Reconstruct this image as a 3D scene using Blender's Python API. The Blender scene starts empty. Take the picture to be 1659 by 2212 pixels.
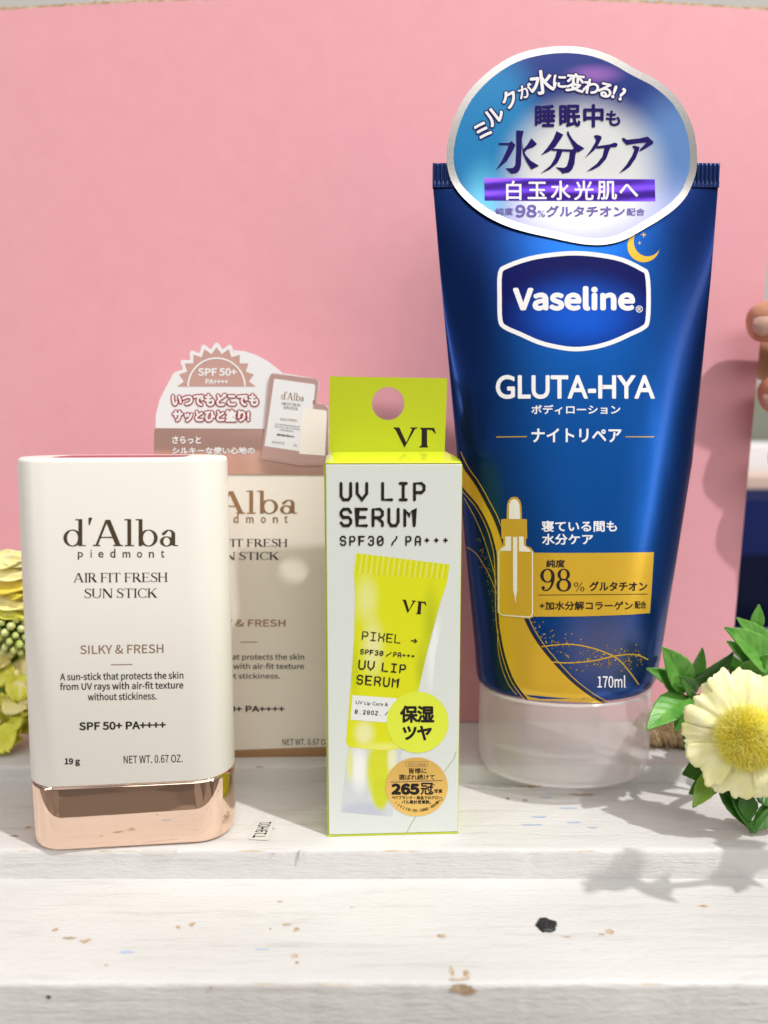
import bpy, bmesh, math, random, os
import numpy as np
from mathutils import Vector, Matrix, noise
from mathutils.geometry import tessellate_polygon

random.seed(7)
R = math.radians
MM = 0.001
scene = bpy.context.scene
COL = scene.collection

# ------------------------------------------------------------------ camera
PITCH = math.atan(194 / 1661)
CAMH = 95.0                                      # millimetres above the plank the products stand on
cam = bpy.data.cameras.new('camera')
cam.sensor_fit = 'VERTICAL'
cam.sensor_height = 36.0
cam.lens = 36.0 * 1661 / 2212
cam.clip_start = 0.005
cam.clip_end = 20
cam.dof.use_dof = True
cam.dof.focus_distance = 0.178
cam.dof.aperture_fstop = 9.0
camo = bpy.data.objects.new('camera', cam)
camo.location = (0, 0, CAMH * MM)
camo.rotation_euler = (R(90) - PITCH, 0, 0)
COL.objects.link(camo)
scene.camera = camo

# ------------------------------------------------------------------ light
world = bpy.data.worlds.new('World')
scene.world = world
world.use_nodes = True
wn, wl = world.node_tree.nodes, world.node_tree.links
bg = wn['Background']
tc = wn.new('ShaderNodeTexCoord')
sep = wn.new('ShaderNodeSeparateXYZ')
mr = wn.new('ShaderNodeMapRange')
mr.inputs[1].default_value = -1
mr.inputs[2].default_value = 1
rp = wn.new('ShaderNodeValToRGB')
rp.color_ramp.elements[0].position = 0.40
rp.color_ramp.elements[0].color = (0.50, 0.41, 0.34, 1)
rp.color_ramp.elements[1].position = 0.85
rp.color_ramp.elements[1].color = (0.86, 0.86, 0.88, 1)
e = rp.color_ramp.elements.new(0.64)
e.color = (0.30, 0.27, 0.255, 1)
wl.new(tc.outputs['Generated'], sep.inputs[0])
wl.new(sep.outputs['Z'], mr.inputs[0])
wl.new(mr.outputs[0], rp.inputs[0])
# random bright and dark patches standing for the shop, added for reflections
wv = wn.new('ShaderNodeTexVoronoi')
wv.inputs['Scale'].default_value = 2.6
wm = wn.new('ShaderNodeMapping')
wm.inputs['Scale'].default_value = (1.5, 1.5, 0.8)
wl.new(tc.outputs['Generated'], wm.inputs[0])
wl.new(wm.outputs[0], wv.inputs['Vector'])
wr_ = wn.new('ShaderNodeMapRange')
wr_.inputs[1].default_value, wr_.inputs[2].default_value = 0.15, 0.85
wr_.inputs[3].default_value, wr_.inputs[4].default_value = 0.62, 1.45
wsep = wn.new('ShaderNodeSeparateColor')
wl.new(wv.outputs['Color'], wsep.inputs[0])
wl.new(wsep.outputs[0], wr_.inputs[0])
wx = wn.new('ShaderNodeMix')
wx.data_type = 'RGBA'
wx.blend_type = 'MULTIPLY'
wx.inputs[0].default_value = 1.0
wl.new(rp.outputs[0], wx.inputs[6])
wl.new(wr_.outputs[0], wx.inputs[7])
wl.new(wx.outputs[2], bg.inputs['Color'])
bg.inputs['Strength'].default_value = 0.52

KEY = Vector((25.0, -18.0, 46.0)).normalized()


def lamp(name, kind, loc, target, energy, color, **kw):
    l = bpy.data.lights.new(name, kind)
    l.energy = energy
    l.color = color
    for k, v in kw.items():
        setattr(l, k, v)
    o = bpy.data.objects.new(name, l)
    o.location = loc
    o.rotation_euler = (Vector(target) - Vector(loc)).to_track_quat('-Z', 'Y').to_euler()
    COL.objects.link(o)
    return o


TGT = Vector((0.0, 0.19, 0.03))
lamp('ceiling_spot', 'SPOT', TGT + KEY * 1.5, TGT, 70, (1.0, 0.98, 0.955), spot_size=R(40), spot_blend=0.5,
     shadow_soft_size=0.017)
lamp('overhead_fill', 'AREA', (0.30, -0.15, 1.15), (0.05, 0.2, 0.12), 2.4, (1.0, 0.96, 0.91), shape='RECTANGLE', size=0.9, size_y=0.4)  # added soft fill from above, set right to brighten the board's upper part
lamp('front_fill', 'AREA', (0.32, -0.80, 0.86), (0.02, 0.2, 0.1), 5.6, (1.0, 0.96, 0.92), shape='RECTANGLE', size=1.2, size_y=0.35)  # added frontal fill for upright faces; also whitens the card's lower rim

lamp('left_fill_strip', 'AREA', (-0.85, -0.42, 0.45), (0, 0.2, 0.1), 2.7, (1.0, 0.97, 0.94), shape='RECTANGLE', size=0.10, size_y=1.0)  # added tall fill strip: upright sheen on the tube, more light on the carton
lamp('right_fill_strip', 'AREA', (0.95, -0.50, 0.45), (0, 0.2, 0.1), 1.8, (1.0, 0.97, 0.94), shape='RECTANGLE', size=0.10, size_y=1.0)  # added opposite strip for the tube's other upright highlight

scene.view_settings.view_transform = 'Standard'
scene.view_settings.look = 'None'
scene.view_settings.exposure = -0.06
scene.view_settings.gamma = 1.0
scene.view_settings.use_curve_mapping = False
scene.render.engine = 'CYCLES'
scene.cycles.use_denoising = True
scene.cycles.max_bounces = 10
scene.cycles.transparent_max_bounces = 24
scene.cycles.caustics_reflective = True
scene.cycles.caustics_refractive = False

# ------------------------------------------------------------------ viewing rays: 1659 x 2212 picture units -> millimetres
FOC = 1661.0
CP, SP = math.cos(PITCH), math.sin(PITCH)


def rays(p):
    p = np.asarray(p, float).reshape(-1, 2)
    u = (p[:, 0] - 829.5) / FOC
    v = (1106 - p[:, 1]) / FOC
    return np.stack([u, CP + SP * v, -SP + CP * v], 1)


def at(px, py, y):
    r = rays([(px, py)])[0]
    t = y / r[1]
    return Vector((r[0] * t, y, CAMH + r[2] * t))


def atz(px, py, z):
    r = rays([(px, py)])[0]
    t = (z - CAMH) / r[2]
    return Vector((r[0] * t, r[1] * t, z))


def onto(yf, p, lift=0.0):
    """where the viewing rays through p meet the surface y = yf(x, z), lifted off it"""
    r = rays(p)
    lo = np.full(len(r), 140.0) / r[:, 1]
    hi = np.full(len(r), 240.0) / r[:, 1]
    for _ in range(44):
        m = (lo + hi) / 2
        q = r * m[:, None]
        f = q[:, 1] - yf(q[:, 0], q[:, 2] + CAMH)
        hi = np.where(f > 0, m, hi)
        lo = np.where(f > 0, lo, m)
    q = r * hi[:, None]
    q[:, 2] += CAMH
    q[:, 1] -= lift
    return q


# ------------------------------------------------------------------ materials
def mat(name, color, rough=0.5, metal=0.0, spec=0.5, **kw):
    m = bpy.data.materials.new(name)
    m.use_nodes = True
    b = m.node_tree.nodes['Principled BSDF']
    b.inputs['Base Color'].default_value = (*color, 1)
    b.inputs['Roughness'].default_value = rough
    b.inputs['Metallic'].default_value = metal
    b.inputs['Specular IOR Level'].default_value = spec
    for k, v in kw.items():
        b.inputs[k].default_value = v
    return m


def nodes(m):
    return m.node_tree.nodes, m.node_tree.links, m.node_tree.nodes['Principled BSDF']


def noise_node(m, scale, detail=4, rough=0.55, stretch=(1, 1, 1), coord='Object'):
    n, l, b = nodes(m)
    t = n.new('ShaderNodeTexCoord')
    mp = n.new('ShaderNodeMapping')
    mp.inputs['Scale'].default_value = stretch
    x = n.new('ShaderNodeTexNoise')
    x.inputs['Scale'].default_value = scale
    x.inputs['Detail'].default_value = detail
    x.inputs['Roughness'].default_value = rough
    l.new(t.outputs[coord], mp.inputs[0])
    l.new(mp.outputs[0], x.inputs['Vector'])
    return x


def bump(m, src, strength, dist=0.0002):
    n, l, b = nodes(m)
    bp = n.new('ShaderNodeBump')
    bp.inputs['Strength'].default_value = strength
    bp.inputs['Distance'].default_value = dist
    l.new(src, bp.inputs['Height'])
    if b.inputs['Normal'].links:
        l.new(b.inputs['Normal'].links[0].from_socket, bp.inputs['Normal'])
    l.new(bp.outputs[0], b.inputs['Normal'])
    return m


def ramp(m, src, stops):
    n, l, b = nodes(m)
    r = n.new('ShaderNodeValToRGB')
    while len(r.color_ramp.elements) < len(stops):
        r.color_ramp.elements.new(0.5)
    for el, (p, c) in zip(r.color_ramp.elements, stops):
        el.position = p
        el.color = (*c, 1)
    l.new(src, r.inputs[0])
    return r


def mottled(m, scale, c0, c1, lo=0.35, hi=0.65, stretch=(1, 1, 1), detail=4):
    n, l, b = nodes(m)
    x = noise_node(m, scale, detail, stretch=stretch)
    r = ramp(m, x.outputs['Fac'], [(lo, c0), (hi, c1)])
    l.new(r.outputs[0], b.inputs['Base Color'])
    return x


def blob(m, cx, cy, cz, sx, sy, sz, lo=0.0, hi=1.0):
    n, l, b = nodes(m)
    t = n.new('ShaderNodeTexCoord')
    mp = n.new('ShaderNodeMapping')
    mp.inputs['Location'].default_value = (-cx / sx, -cy / sy, -cz / sz)
    mp.inputs['Scale'].default_value = (1000 / sx, 1000 / sy, 1000 / sz)
    g = n.new('ShaderNodeTexGradient')
    g.gradient_type = 'SPHERICAL'
    l.new(t.outputs['Object'], mp.inputs[0])
    l.new(mp.outputs[0], g.inputs[0])
    mrr = n.new('ShaderNodeMapRange')
    mrr.interpolation_type = 'SMOOTHSTEP'
    mrr.inputs[1].default_value = lo
    mrr.inputs[2].default_value = hi
    l.new(g.outputs['Fac'], mrr.inputs[0])
    return mrr.outputs[0]


def layered(m, base, layers):
    n, l, b = nodes(m)
    cur = None
    for fac, col in layers:
        mx = n.new('ShaderNodeMix')
        mx.data_type = 'RGBA'
        l.new(fac, mx.inputs[0])
        if cur is None:
            mx.inputs[6].default_value = (*base, 1)
        else:
            l.new(cur, mx.inputs[6])
        mx.inputs[7].default_value = (*col, 1)
        cur = mx.outputs[2]
    l.new(cur, b.inputs['Base Color'])


# white painted wood: brushed paint, scuffs along the grain, worn specks down to bare wood
def wood_paint(name, seed, edge_y, top_z):
    m = mat(name, (0.8, 0.79, 0.77), 0.5, spec=0.4)
    n, l, b = nodes(m)
    big = noise_node(m, 34 + seed, 5, stretch=(0.35, 1, 1))
    c = ramp(m, big.outputs['Fac'], [(0.3, (0.60, 0.59, 0.575)), (0.62, (0.67, 0.66, 0.645))])
    grain = noise_node(m, 420 + seed * 7, 6, 0.7, stretch=(0.07, 1, 1))
    g = ramp(m, grain.outputs['Fac'], [(0.28, (0.52, 0.50, 0.46)), (0.46, (1, 1, 1))])
    mx = n.new('ShaderNodeMix')
    mx.data_type = 'RGBA'
    mx.blend_type = 'MULTIPLY'
    mx.inputs[0].default_value = 0.36
    l.new(c.outputs[0], mx.inputs[6])
    l.new(g.outputs[0], mx.inputs[7])
    chips = noise_node(m, 95 + seed * 3, 5, 0.62, stretch=(0.5, 1, 1))
    k = ramp(m, chips.outputs['Fac'], [(0.735, (0, 0, 0)), (0.75, (1, 1, 1))])
    mx2 = n.new('ShaderNodeMix')
    mx2.data_type = 'RGBA'
    l.new(k.outputs[0], mx2.inputs[0])
    l.new(mx.outputs[2], mx2.inputs[6])
    mx2.inputs[7].default_value = (0.50, 0.39, 0.27, 1)
    # paint worn through along the front arris
    tcw = n.new('ShaderNodeTexCoord')
    sx = n.new('ShaderNodeSeparateXYZ')
    l.new(tcw.outputs['Object'], sx.inputs[0])
    ey = n.new('ShaderNodeMapRange')
    ey.inputs[1].default_value, ey.inputs[2].default_value = edge_y + 0.0011, edge_y + 0.0002
    l.new(sx.outputs['Y'], ey.inputs[0])
    ez = n.new('ShaderNodeMapRange')
    ez.inputs[1].default_value, ez.inputs[2].default_value = top_z - 0.0014, top_z - 0.0004
    l.new(sx.outputs['Z'], ez.inputs[0])
    wn_ = noise_node(m, 150, 5, 0.65, stretch=(0.5, 1, 1))
    w1 = n.new('ShaderNodeMath')
    w1.operation = 'MULTIPLY'
    l.new(ey.outputs[0], w1.inputs[0])
    l.new(ez.outputs[0], w1.inputs[1])
    w2 = n.new('ShaderNodeMath')
    w2.operation = 'MULTIPLY'
    l.new(w1.outputs[0], w2.inputs[0])
    l.new(wn_.outputs['Fac'], w2.inputs[1])
    kr = ramp(m, w2.outputs[0], [(0.50, (0, 0, 0)), (0.60, (1, 1, 1))])
    mx3 = n.new('ShaderNodeMix')
    mx3.data_type = 'RGBA'
    l.new(kr.outputs[0], mx3.inputs[0])
    l.new(mx2.outputs[2], mx3.inputs[6])
    mx3.inputs[7].default_value = (0.56, 0.45, 0.31, 1)
    l.new(mx3.outputs[2], b.inputs['Base Color'])
    bump(m, grain.outputs['Fac'], 0.8, 0.00030)
    fine = noise_node(m, 1300, 3, 0.6, stretch=(0.35, 1, 1))
    bump(m, fine.outputs['Fac'], 0.8, 0.00022)
    return m


M = {}
M['plank'] = [wood_paint('white_paint_' + k, s, y * MM, z * MM) for k, s, y, z in (('step', 1, 194.0, 4.7), ('main', 4, 162.0, 0.0), ('low', 8, 129.7, -6.9))]
M['bare'] = mat('bare_wood', (0.50, 0.36, 0.22), 0.75)
mottled(M['bare'], 900, (0.34, 0.22, 0.12), (0.62, 0.50, 0.36))
M['black'] = mat('black_resin', (0.012, 0.012, 0.014), 0.35)
bump(M['black'], noise_node(M['black'], 1500).outputs['Fac'], 0.8, 0.0004)
M['bluemark'] = mat('blue_scuff', (0.42, 0.50, 0.68), 0.6)
M['pink'] = mat('pink_paper', (0.77, 0.40, 0.45), 0.62, spec=0.3)
px_ = mottled(M['pink'], 160, (0.72, 0.340, 0.385), (0.745, 0.358, 0.405), 0.3, 0.7, detail=8)
bump(M['pink'], noise_node(M['pink'], 1700, 3).outputs['Fac'], 0.22, 0.00012)
M['kraft'] = mat('brown_card', (0.46, 0.34, 0.20), 0.85)
mottled(M['kraft'], 500, (0.33, 0.22, 0.11), (0.60, 0.48, 0.31))
M['ivory'] = mat('ivory_plastic', (0.88, 0.865, 0.80), 0.32, spec=0.45)
M['ivory'].node_tree.nodes['Principled BSDF'].inputs['Subsurface Weight'].default_value = 0.12
M['ivory'].node_tree.nodes['Principled BSDF'].inputs['Subsurface Radius'].default_value = (0.004, 0.0035, 0.003)
M['copper'] = mat('rose_gold', (0.90, 0.67, 0.53), 0.04, 1.0)
bump(M['copper'], noise_node(M['copper'], 55, 2).outputs['Fac'], 0.05, 0.0006)
M['copperfoil'] = mat('rose_gold_foil', (0.90, 0.58, 0.50), 0.17, 0.7)
bump(M['copperfoil'], noise_node(M['copperfoil'], 75, 2, stretch=(0.4, 1, 1)).outputs['Fac'], 0.35, 0.002)
M['copperpale'] = mat('pale_rose_foil', (0.80, 0.50, 0.44), 0.26, 0.35)
M['copperpink'] = mat('pale_pink_foil', (0.86, 0.58, 0.54), 0.3, 0.6)
M['crimson'] = mat('crimson_label', (0.42, 0.02, 0.06), 0.3)
M['card'] = mat('cream_card', (0.92, 0.87, 0.79), 0.42)
bump(M['card'], noise_node(M['card'], 900, 3).outputs['Fac'], 0.06, 0.0001)
M['white'] = mat('white_card', (0.84, 0.85, 0.87), 0.35)
M['foil'] = mat('dark_gold_foil', (0.40, 0.33, 0.22), 0.16, 1.0)
M['bronze'] = mat('bronze_ink', (0.46, 0.28, 0.15), 0.35, 0.65)
M['ink'] = mat('black_ink', (0.022, 0.018, 0.018), 0.45, spec=0.15)
M['brown'] = mat('brown_ink', (0.27, 0.17, 0.12), 0.45)
M['redink'] = mat('dark_red_ink', (0.34, 0.018, 0.022), 0.4)
M['whiteink'] = mat('white_ink', (0.86, 0.86, 0.88), 0.4)
M['lime'] = mat('lime_card', (0.50, 0.58, 0.02), 0.30)
bump(M['lime'], noise_node(M['lime'], 1500, 3).outputs['Fac'], 0.10, 0.0001)
M['limelid'] = mat('glossy_lime_card', (0.70, 0.77, 0.03), 0.10)
M['pearl'] = mat('pearl_card', (0.70, 0.745, 0.70), 0.30)
bump(M['pearl'], noise_node(M['pearl'], 1500, 3).outputs['Fac'], 0.10, 0.0001)
M['yellow'] = mat('acid_yellow_print', (0.72, 0.74, 0.012), 0.32)
M['yellowdeep'] = mat('deep_yellow_print', (0.58, 0.62, 0.012), 0.32)
M['yellowpale'] = mat('pale_yellow_print', (0.78, 0.80, 0.28), 0.32)
M['limedisc'] = mat('lime_disc_print', (0.72, 0.82, 0.06), 0.32)
M['greyprint'] = mat('pale_grey_print', (0.64, 0.67, 0.68), 0.32)
M['greyblue'] = mat('blue_grey_print', (0.52, 0.56, 0.62), 0.32)
M['whitishprint'] = mat('milky_print', (0.80, 0.83, 0.80), 0.32)
M['olive'] = mat('olive_line_print', (0.45, 0.48, 0.22), 0.4)
M['goldfoil'] = mat('gold_foil_disc', (0.88, 0.57, 0.15), 0.28, 0.4)
M['navyink'] = mat('navy_ink', (0.012, 0.004, 0.12), 0.35, spec=0.15)
M['violetink'] = mat('violet_ink', (0.17, 0.13, 0.46), 0.35, spec=0.15)
M['violetfoil'] = mat('violet_foil', (0.14, 0.05, 0.66), 0.16, 0.85)
bump(M['violetfoil'], noise_node(M['violetfoil'], 90, 2, stretch=(0.1, 1, 1)).outputs['Fac'], 0.5, 0.002)
M['gold'] = mat('gold_print', (0.84, 0.53, 0.045), 0.26, 0.42)
M['golddark'] = mat('dark_gold_print', (0.42, 0.26, 0.04), 0.35, 0.5)
M['creamink'] = mat('cream_ink', (0.86, 0.84, 0.76), 0.4)
M['crimp'] = mat('navy_crimp', (0.012, 0.035, 0.16), 0.28, 0.45)
M['silver'] = mat('silver_foil', (0.74, 0.735, 0.72), 0.22, 0.95)
M['rope'] = mat('jute_twine', (0.50, 0.34, 0.18), 0.9)
mottled(M['rope'], 1500, (0.30, 0.19, 0.09), (0.66, 0.49, 0.29))
M['labelpaper'] = mat('label_paper', (0.64, 0.635, 0.59), 0.5)


def leafmat(name, c0, c1, rough):
    m = mat(name, c0, rough, spec=0.5)
    mottled(m, 260, c0, c1, 0.3, 0.7)
    b = m.node_tree.nodes['Principled BSDF']
    b.inputs['Subsurface Weight'].default_value = 0.25
    b.inputs['Subsurface Radius'].default_value = (0.002, 0.004, 0.001)
    return m


M['leaf'] = leafmat('leaf_green', (0.07, 0.27, 0.03), (0.17, 0.41, 0.07), 0.42)
M['leafdark'] = leafmat('leaf_dark_green', (0.03, 0.12, 0.012), (0.06, 0.20, 0.02), 0.32)
M['leaflime'] = leafmat('leaf_yellow_green', (0.17, 0.33, 0.03), (0.26, 0.42, 0.05), 0.4)
M['petal'] = leafmat('petal_cream', (0.84, 0.82, 0.36), (0.89, 0.87, 0.55), 0.65)
M['petalyellow'] = leafmat('petal_yellow', (0.80, 0.60, 0.03), (0.85, 0.72, 0.12), 0.55)
M['petalpale'] = leafmat('petal_pale_yellow', (0.85, 0.76, 0.28), (0.88, 0.82, 0.45), 0.55)
M['petallime'] = leafmat('petal_lime', (0.64, 0.66, 0.03), (0.82, 0.80, 0.14), 0.55)
M['bud'] = leafmat('bud_green', (0.40, 0.52, 0.07), (0.78, 0.80, 0.42), 0.4)
M['fuzz'] = leafmat('stamen_yellow', (0.94, 0.80, 0.06), (0.96, 0.90, 0.22), 0.6)
M['fuzzdeep'] = mat('stamen_base', (0.80, 0.58, 0.02), 0.7)
M['skin'] = mat('skin', (0.66, 0.36, 0.22), 0.45)
mottled(M['skin'], 120, (0.56, 0.22, 0.13), (0.68, 0.37, 0.22))
M['skin'].node_tree.nodes['Principled BSDF'].inputs['Subsurface Weight'].default_value = 0.2
M['skin'].node_tree.nodes['Principled BSDF'].inputs['Subsurface Radius'].default_value = (0.004, 0.0015, 0.0008)
bump(M['skin'], noise_node(M['skin'], 900, 3).outputs['Fac'], 0.25, 0.0002)
M['nail'] = mat('finger_nail', (0.72, 0.46, 0.36), 0.25)
M['farblue'] = mat('dark_blue_pack', (0.002, 0.007, 0.06), 0.6, spec=0.05)
M['farnavy'] = mat('navy_pack_front', (0.003, 0.006, 0.03), 0.35, spec=0.15)
M['fartan'] = mat('tan_pack', (0.66, 0.50, 0.42), 0.6)
M['farwhite'] = mat('white_pack', (0.78, 0.77, 0.80), 0.5)
M['fargreen'] = mat('grey_green_pack', (0.22, 0.23, 0.18), 0.6)
M['farwall'] = mat('pale_shop_wall', (0.80, 0.80, 0.79), 0.8)


def clear_mat(name, tint, alpha, milky, rough=0.08):
    """thin clear plastic: mostly lets light through, a little milky, glossy by angle"""
    m = bpy.data.materials.new(name)
    m.use_nodes = True
    n, l = m.node_tree.nodes, m.node_tree.links
    n.clear()
    out = n.new('ShaderNodeOutputMaterial')
    tr = n.new('ShaderNodeBsdfTransparent')
    tr.inputs[0].default_value = (*tint, 1)
    df = n.new('ShaderNodeBsdfDiffuse')
    df.inputs[0].default_value = (*milky, 1)
    tl = n.new('ShaderNodeBsdfTranslucent')
    tl.inputs[0].default_value = (*milky, 1)
    am = n.new('ShaderNodeMixShader')
    am.inputs[0].default_value = 0.5
    l.new(df.outputs[0], am.inputs[1])
    l.new(tl.outputs[0], am.inputs[2])
    m1 = n.new('ShaderNodeMixShader')
    m1.inputs[0].default_value = alpha
    l.new(tr.outputs[0], m1.inputs[1])
    l.new(am.outputs[0], m1.inputs[2])
    gl = n.new('ShaderNodeBsdfGlossy')
    gl.inputs['Roughness'].default_value = rough
    fr = n.new('ShaderNodeLayerWeight')
    fr.inputs[0].default_value = 0.5
    pw = n.new('ShaderNodeMath')
    pw.operation = 'POWER'
    pw.inputs[1].default_value = 3.5
    l.new(fr.outputs['Facing'], pw.inputs[0])
    fm = n.new('ShaderNodeMath')
    fm.operation = 'MULTIPLY_ADD'
    fm.inputs[1].default_value = 0.42
    fm.inputs[2].default_value = 0.035
    l.new(pw.outputs[0], fm.inputs[0])
    m2 = n.new('ShaderNodeMixShader')
    l.new(fm.outputs[0], m2.inputs[0])
    l.new(m1.outputs[0], m2.inputs[1])
    l.new(gl.outputs[0], m2.inputs[2])
    l.new(m2.outputs[0], out.inputs[0])
    return m


M['clear'] = clear_mat('frosted_clear_plastic', (1.0, 1.0, 1.0), 0.36, (1.0, 0.99, 0.975))
M['cleardisc'] = clear_mat('inner_clear_plastic', (1.0, 0.995, 0.99), 0.20, (0.98, 0.96, 0.95), 0.15)
M['film'] = clear_mat('clear_film', (0.98, 0.98, 0.97), 0.10, (0.85, 0.85, 0.83), 0.1)


# ------------------------------------------------------------------ mesh helpers
class MB:
    """collects millimetre geometry and links it as ONE mesh object"""

    def __init__(self):
        self.v, self.f, self.mi, self.sm = [], [], [], []

    def add(self, v, f, mi=0, smooth=False):
        o = len(self.v)
        self.v.extend([tuple(map(float, p)) for p in v])
        for q in f:
            self.f.append(tuple(i + o for i in q))
            self.mi.append(mi)
            self.sm.append(smooth)
        return self

    def grid(self, rows, close_u=False, mi=0, smooth=True, flip=False):
        n = len(rows[0])
        v = [p for r in rows for p in r]
        f = []
        for i in range(len(rows) - 1):
            for j in range(n if close_u else n - 1):
                k = (j + 1) % n
                q = (i * n + j, i * n + k, (i + 1) * n + k, (i + 1) * n + j)
                f.append(q[::-1] if flip else q)
        return self.add(v, f, mi, smooth)

    def box(self, lo, hi, mi=0, xf=None):
        x0, y0, z0 = lo
        x1, y1, z1 = hi
        v = [(x0, y0, z0), (x1, y0, z0), (x1, y1, z0), (x0, y1, z0), (x0, y0, z1), (x1, y0, z1), (x1, y1, z1), (x0, y1, z1)]
        if xf:
            v = [xf(*p) for p in v]
        return self.add(v, [(0, 3, 2, 1), (4, 5, 6, 7), (0, 1, 5, 4), (1, 2, 6, 5), (2, 3, 7, 6), (3, 0, 4, 7)], mi)

    def tube(self, pts, radii, n=8, mi=0, caps=True):
        pts = [Vector(p) for p in pts]
        if not hasattr(radii, '__len__'):
            radii = [radii] * len(pts)
        rows = []
        up = Vector((0.13, 0.21, 0.97))
        for i, p in enumerate(pts):
            t = (pts[min(i + 1, len(pts) - 1)] - pts[max(i - 1, 0)]).normalized()
            a = t.cross(up)
            if a.length < 1e-3:
                a = t.cross(Vector((1, 0, 0)))
            a.normalize()
            b = t.cross(a)
            up = b if b.dot(up) > 0 else -b
            rows.append([p + (a * math.cos(2 * math.pi * k / n) + b * math.sin(2 * math.pi * k / n)) * radii[i] for k in range(n)])
        self.grid(rows, True, mi, True)
        if caps:
            self.add(rows[0], [tuple(range(n))[::-1]], mi)
            self.add(rows[-1], [tuple(range(n))], mi)
        return self

    def build(self, name, mats, parent=None, bevel=0, solid=0, subsurf=0, segs=2):
        me = bpy.data.meshes.new(name)
        base = parent_loc(parent) if parent else Vector((0, 0, 0))
        me.from_pydata([(Vector(p) * MM - base)[:] for p in self.v], [], self.f)
        mats = mats if isinstance(mats, (list, tuple)) else [mats]
        for m in mats:
            me.materials.append(m)
        me.polygons.foreach_set('material_index', self.mi)
        me.polygons.foreach_set('use_smooth', self.sm)
        me.update()
        o = bpy.data.objects.new(name, me)
        COL.objects.link(o)
        if parent:
            o.parent = parent
        if solid:
            s = o.modifiers.new('solid', 'SOLIDIFY')
            s.thickness = solid * MM
        if bevel:
            b = o.modifiers.new('bevel', 'BEVEL')
            b.width = bevel * MM
            b.segments = segs
            b.limit_method = 'ANGLE'
            b.angle_limit = R(35)
            b.harden_normals = False
        if subsurf:
            s = o.modifiers.new('sub', 'SUBSURF')
            s.levels = s.render_levels = subsurf
        return o


def parent_loc(p):
    v = Vector(p.location)
    while p.parent:
        p = p.parent
        v += Vector(p.location)
    return v


def thing(name, label, cat, loc, group=None):
    o = bpy.data.objects.new(name, None)
    o.empty_display_size = 0.01
    COL.objects.link(o)
    o.location = Vector(loc) * MM
    o['label'] = label
    o['category'] = cat
    if group:
        o['group'] = group
    return o


def tag(o, label, cat, group=None):
    o['label'] = label
    o['category'] = cat
    if group:
        o['group'] = group
    return o


def catmull(pts, n=8):
    pts = [np.array(p, float) for p in pts]
    out = []
    for i in range(len(pts) - 1):
        p0, p1, p2, p3 = pts[max(i - 1, 0)], pts[i], pts[i + 1], pts[min(i + 2, len(pts) - 1)]
        for k in range(n):
            t = k / n
            out.append(0.5 * (2 * p1 + (p2 - p0) * t + (2 * p0 - 5 * p1 + 4 * p2 - p3) * t * t + (3 * p1 - p0 - 3 * p2 + p3) * t ** 3))
    out.append(pts[-1])
    return out


def closed(pts, n=6):
    m = len(pts)
    ext = [pts[-1]] + list(pts) + [pts[0], pts[1]]
    out = []
    P = [np.array(p, float) for p in ext]
    for i in range(1, m + 1):
        p0, p1, p2, p3 = P[i - 1], P[i], P[i + 1], P[i + 2]
        for k in range(n):
            t = k / n
            out.append(0.5 * (2 * p1 + (p2 - p0) * t + (2 * p0 - 5 * p1 + 4 * p2 - p3) * t * t + (3 * p1 - p0 - 3 * p2 + p3) * t ** 3))
    return out


def inset(poly, d):
    """offset a closed outline inwards by d"""
    p = np.array(poly, float)
    a = 0.5 * np.sum(p[:, 0] * np.roll(p[:, 1], -1) - np.roll(p[:, 0], -1) * p[:, 1])
    t = np.roll(p, -1, 0) - np.roll(p, 1, 0)
    t /= np.linalg.norm(t, axis=1)[:, None] + 1e-9
    nrm = np.stack([-t[:, 1], t[:, 0]], 1) * (1 if a > 0 else -1)
    return p + nrm * d


# ------------------------------------------------------------------ lettering (flat shapes in picture units)
FONT = {}
try:
    _d = bpy.utils.system_resource('DATAFILES', path='fonts')
    FONT['inter'] = bpy.data.fonts.load(os.path.join(_d, 'Inter.woff2'))
    FONT['cjk'] = bpy.data.fonts.load(os.path.join(_d, 'Noto Sans CJK Regular.woff2'))
except Exception:
    FONT['inter'] = None
_cache = {}


def glyphs(s, font=None):
    if (s, font) in _cache:
        return _cache[(s, font)]
    c = bpy.data.curves.new('lettering', 'FONT')
    c.body = s
    if font and FONT.get(font):
        c.font = FONT[font]
    c.size = 100
    c.resolution_u = 5
    o = bpy.data.objects.new('lettering', c)
    me = o.to_mesh()
    me.calc_loop_triangles()
    v = np.array([p.co[:2] for p in me.vertices]) if len(me.vertices) else np.zeros((0, 2))
    f = [tuple(t.vertices) for t in me.loop_triangles]
    o.to_mesh_clear()
    bpy.data.objects.remove(o)
    bpy.data.curves.remove(c)
    v = v * np.array([1, -1])
    _cache[(s, font)] = (v, f)
    return v, f


def rot2(p, a, c):
    a = R(a)
    p = np.asarray(p, float) - c
    return np.stack([p[:, 0] * math.cos(a) - p[:, 1] * math.sin(a), p[:, 0] * math.sin(a) + p[:, 1] * math.cos(a)], 1) + c


def tess(poly):
    p = [Vector((float(a[0]), float(a[1]), 0)) for a in poly]
    return [tuple(t) for t in tessellate_polygon([p])]


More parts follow.
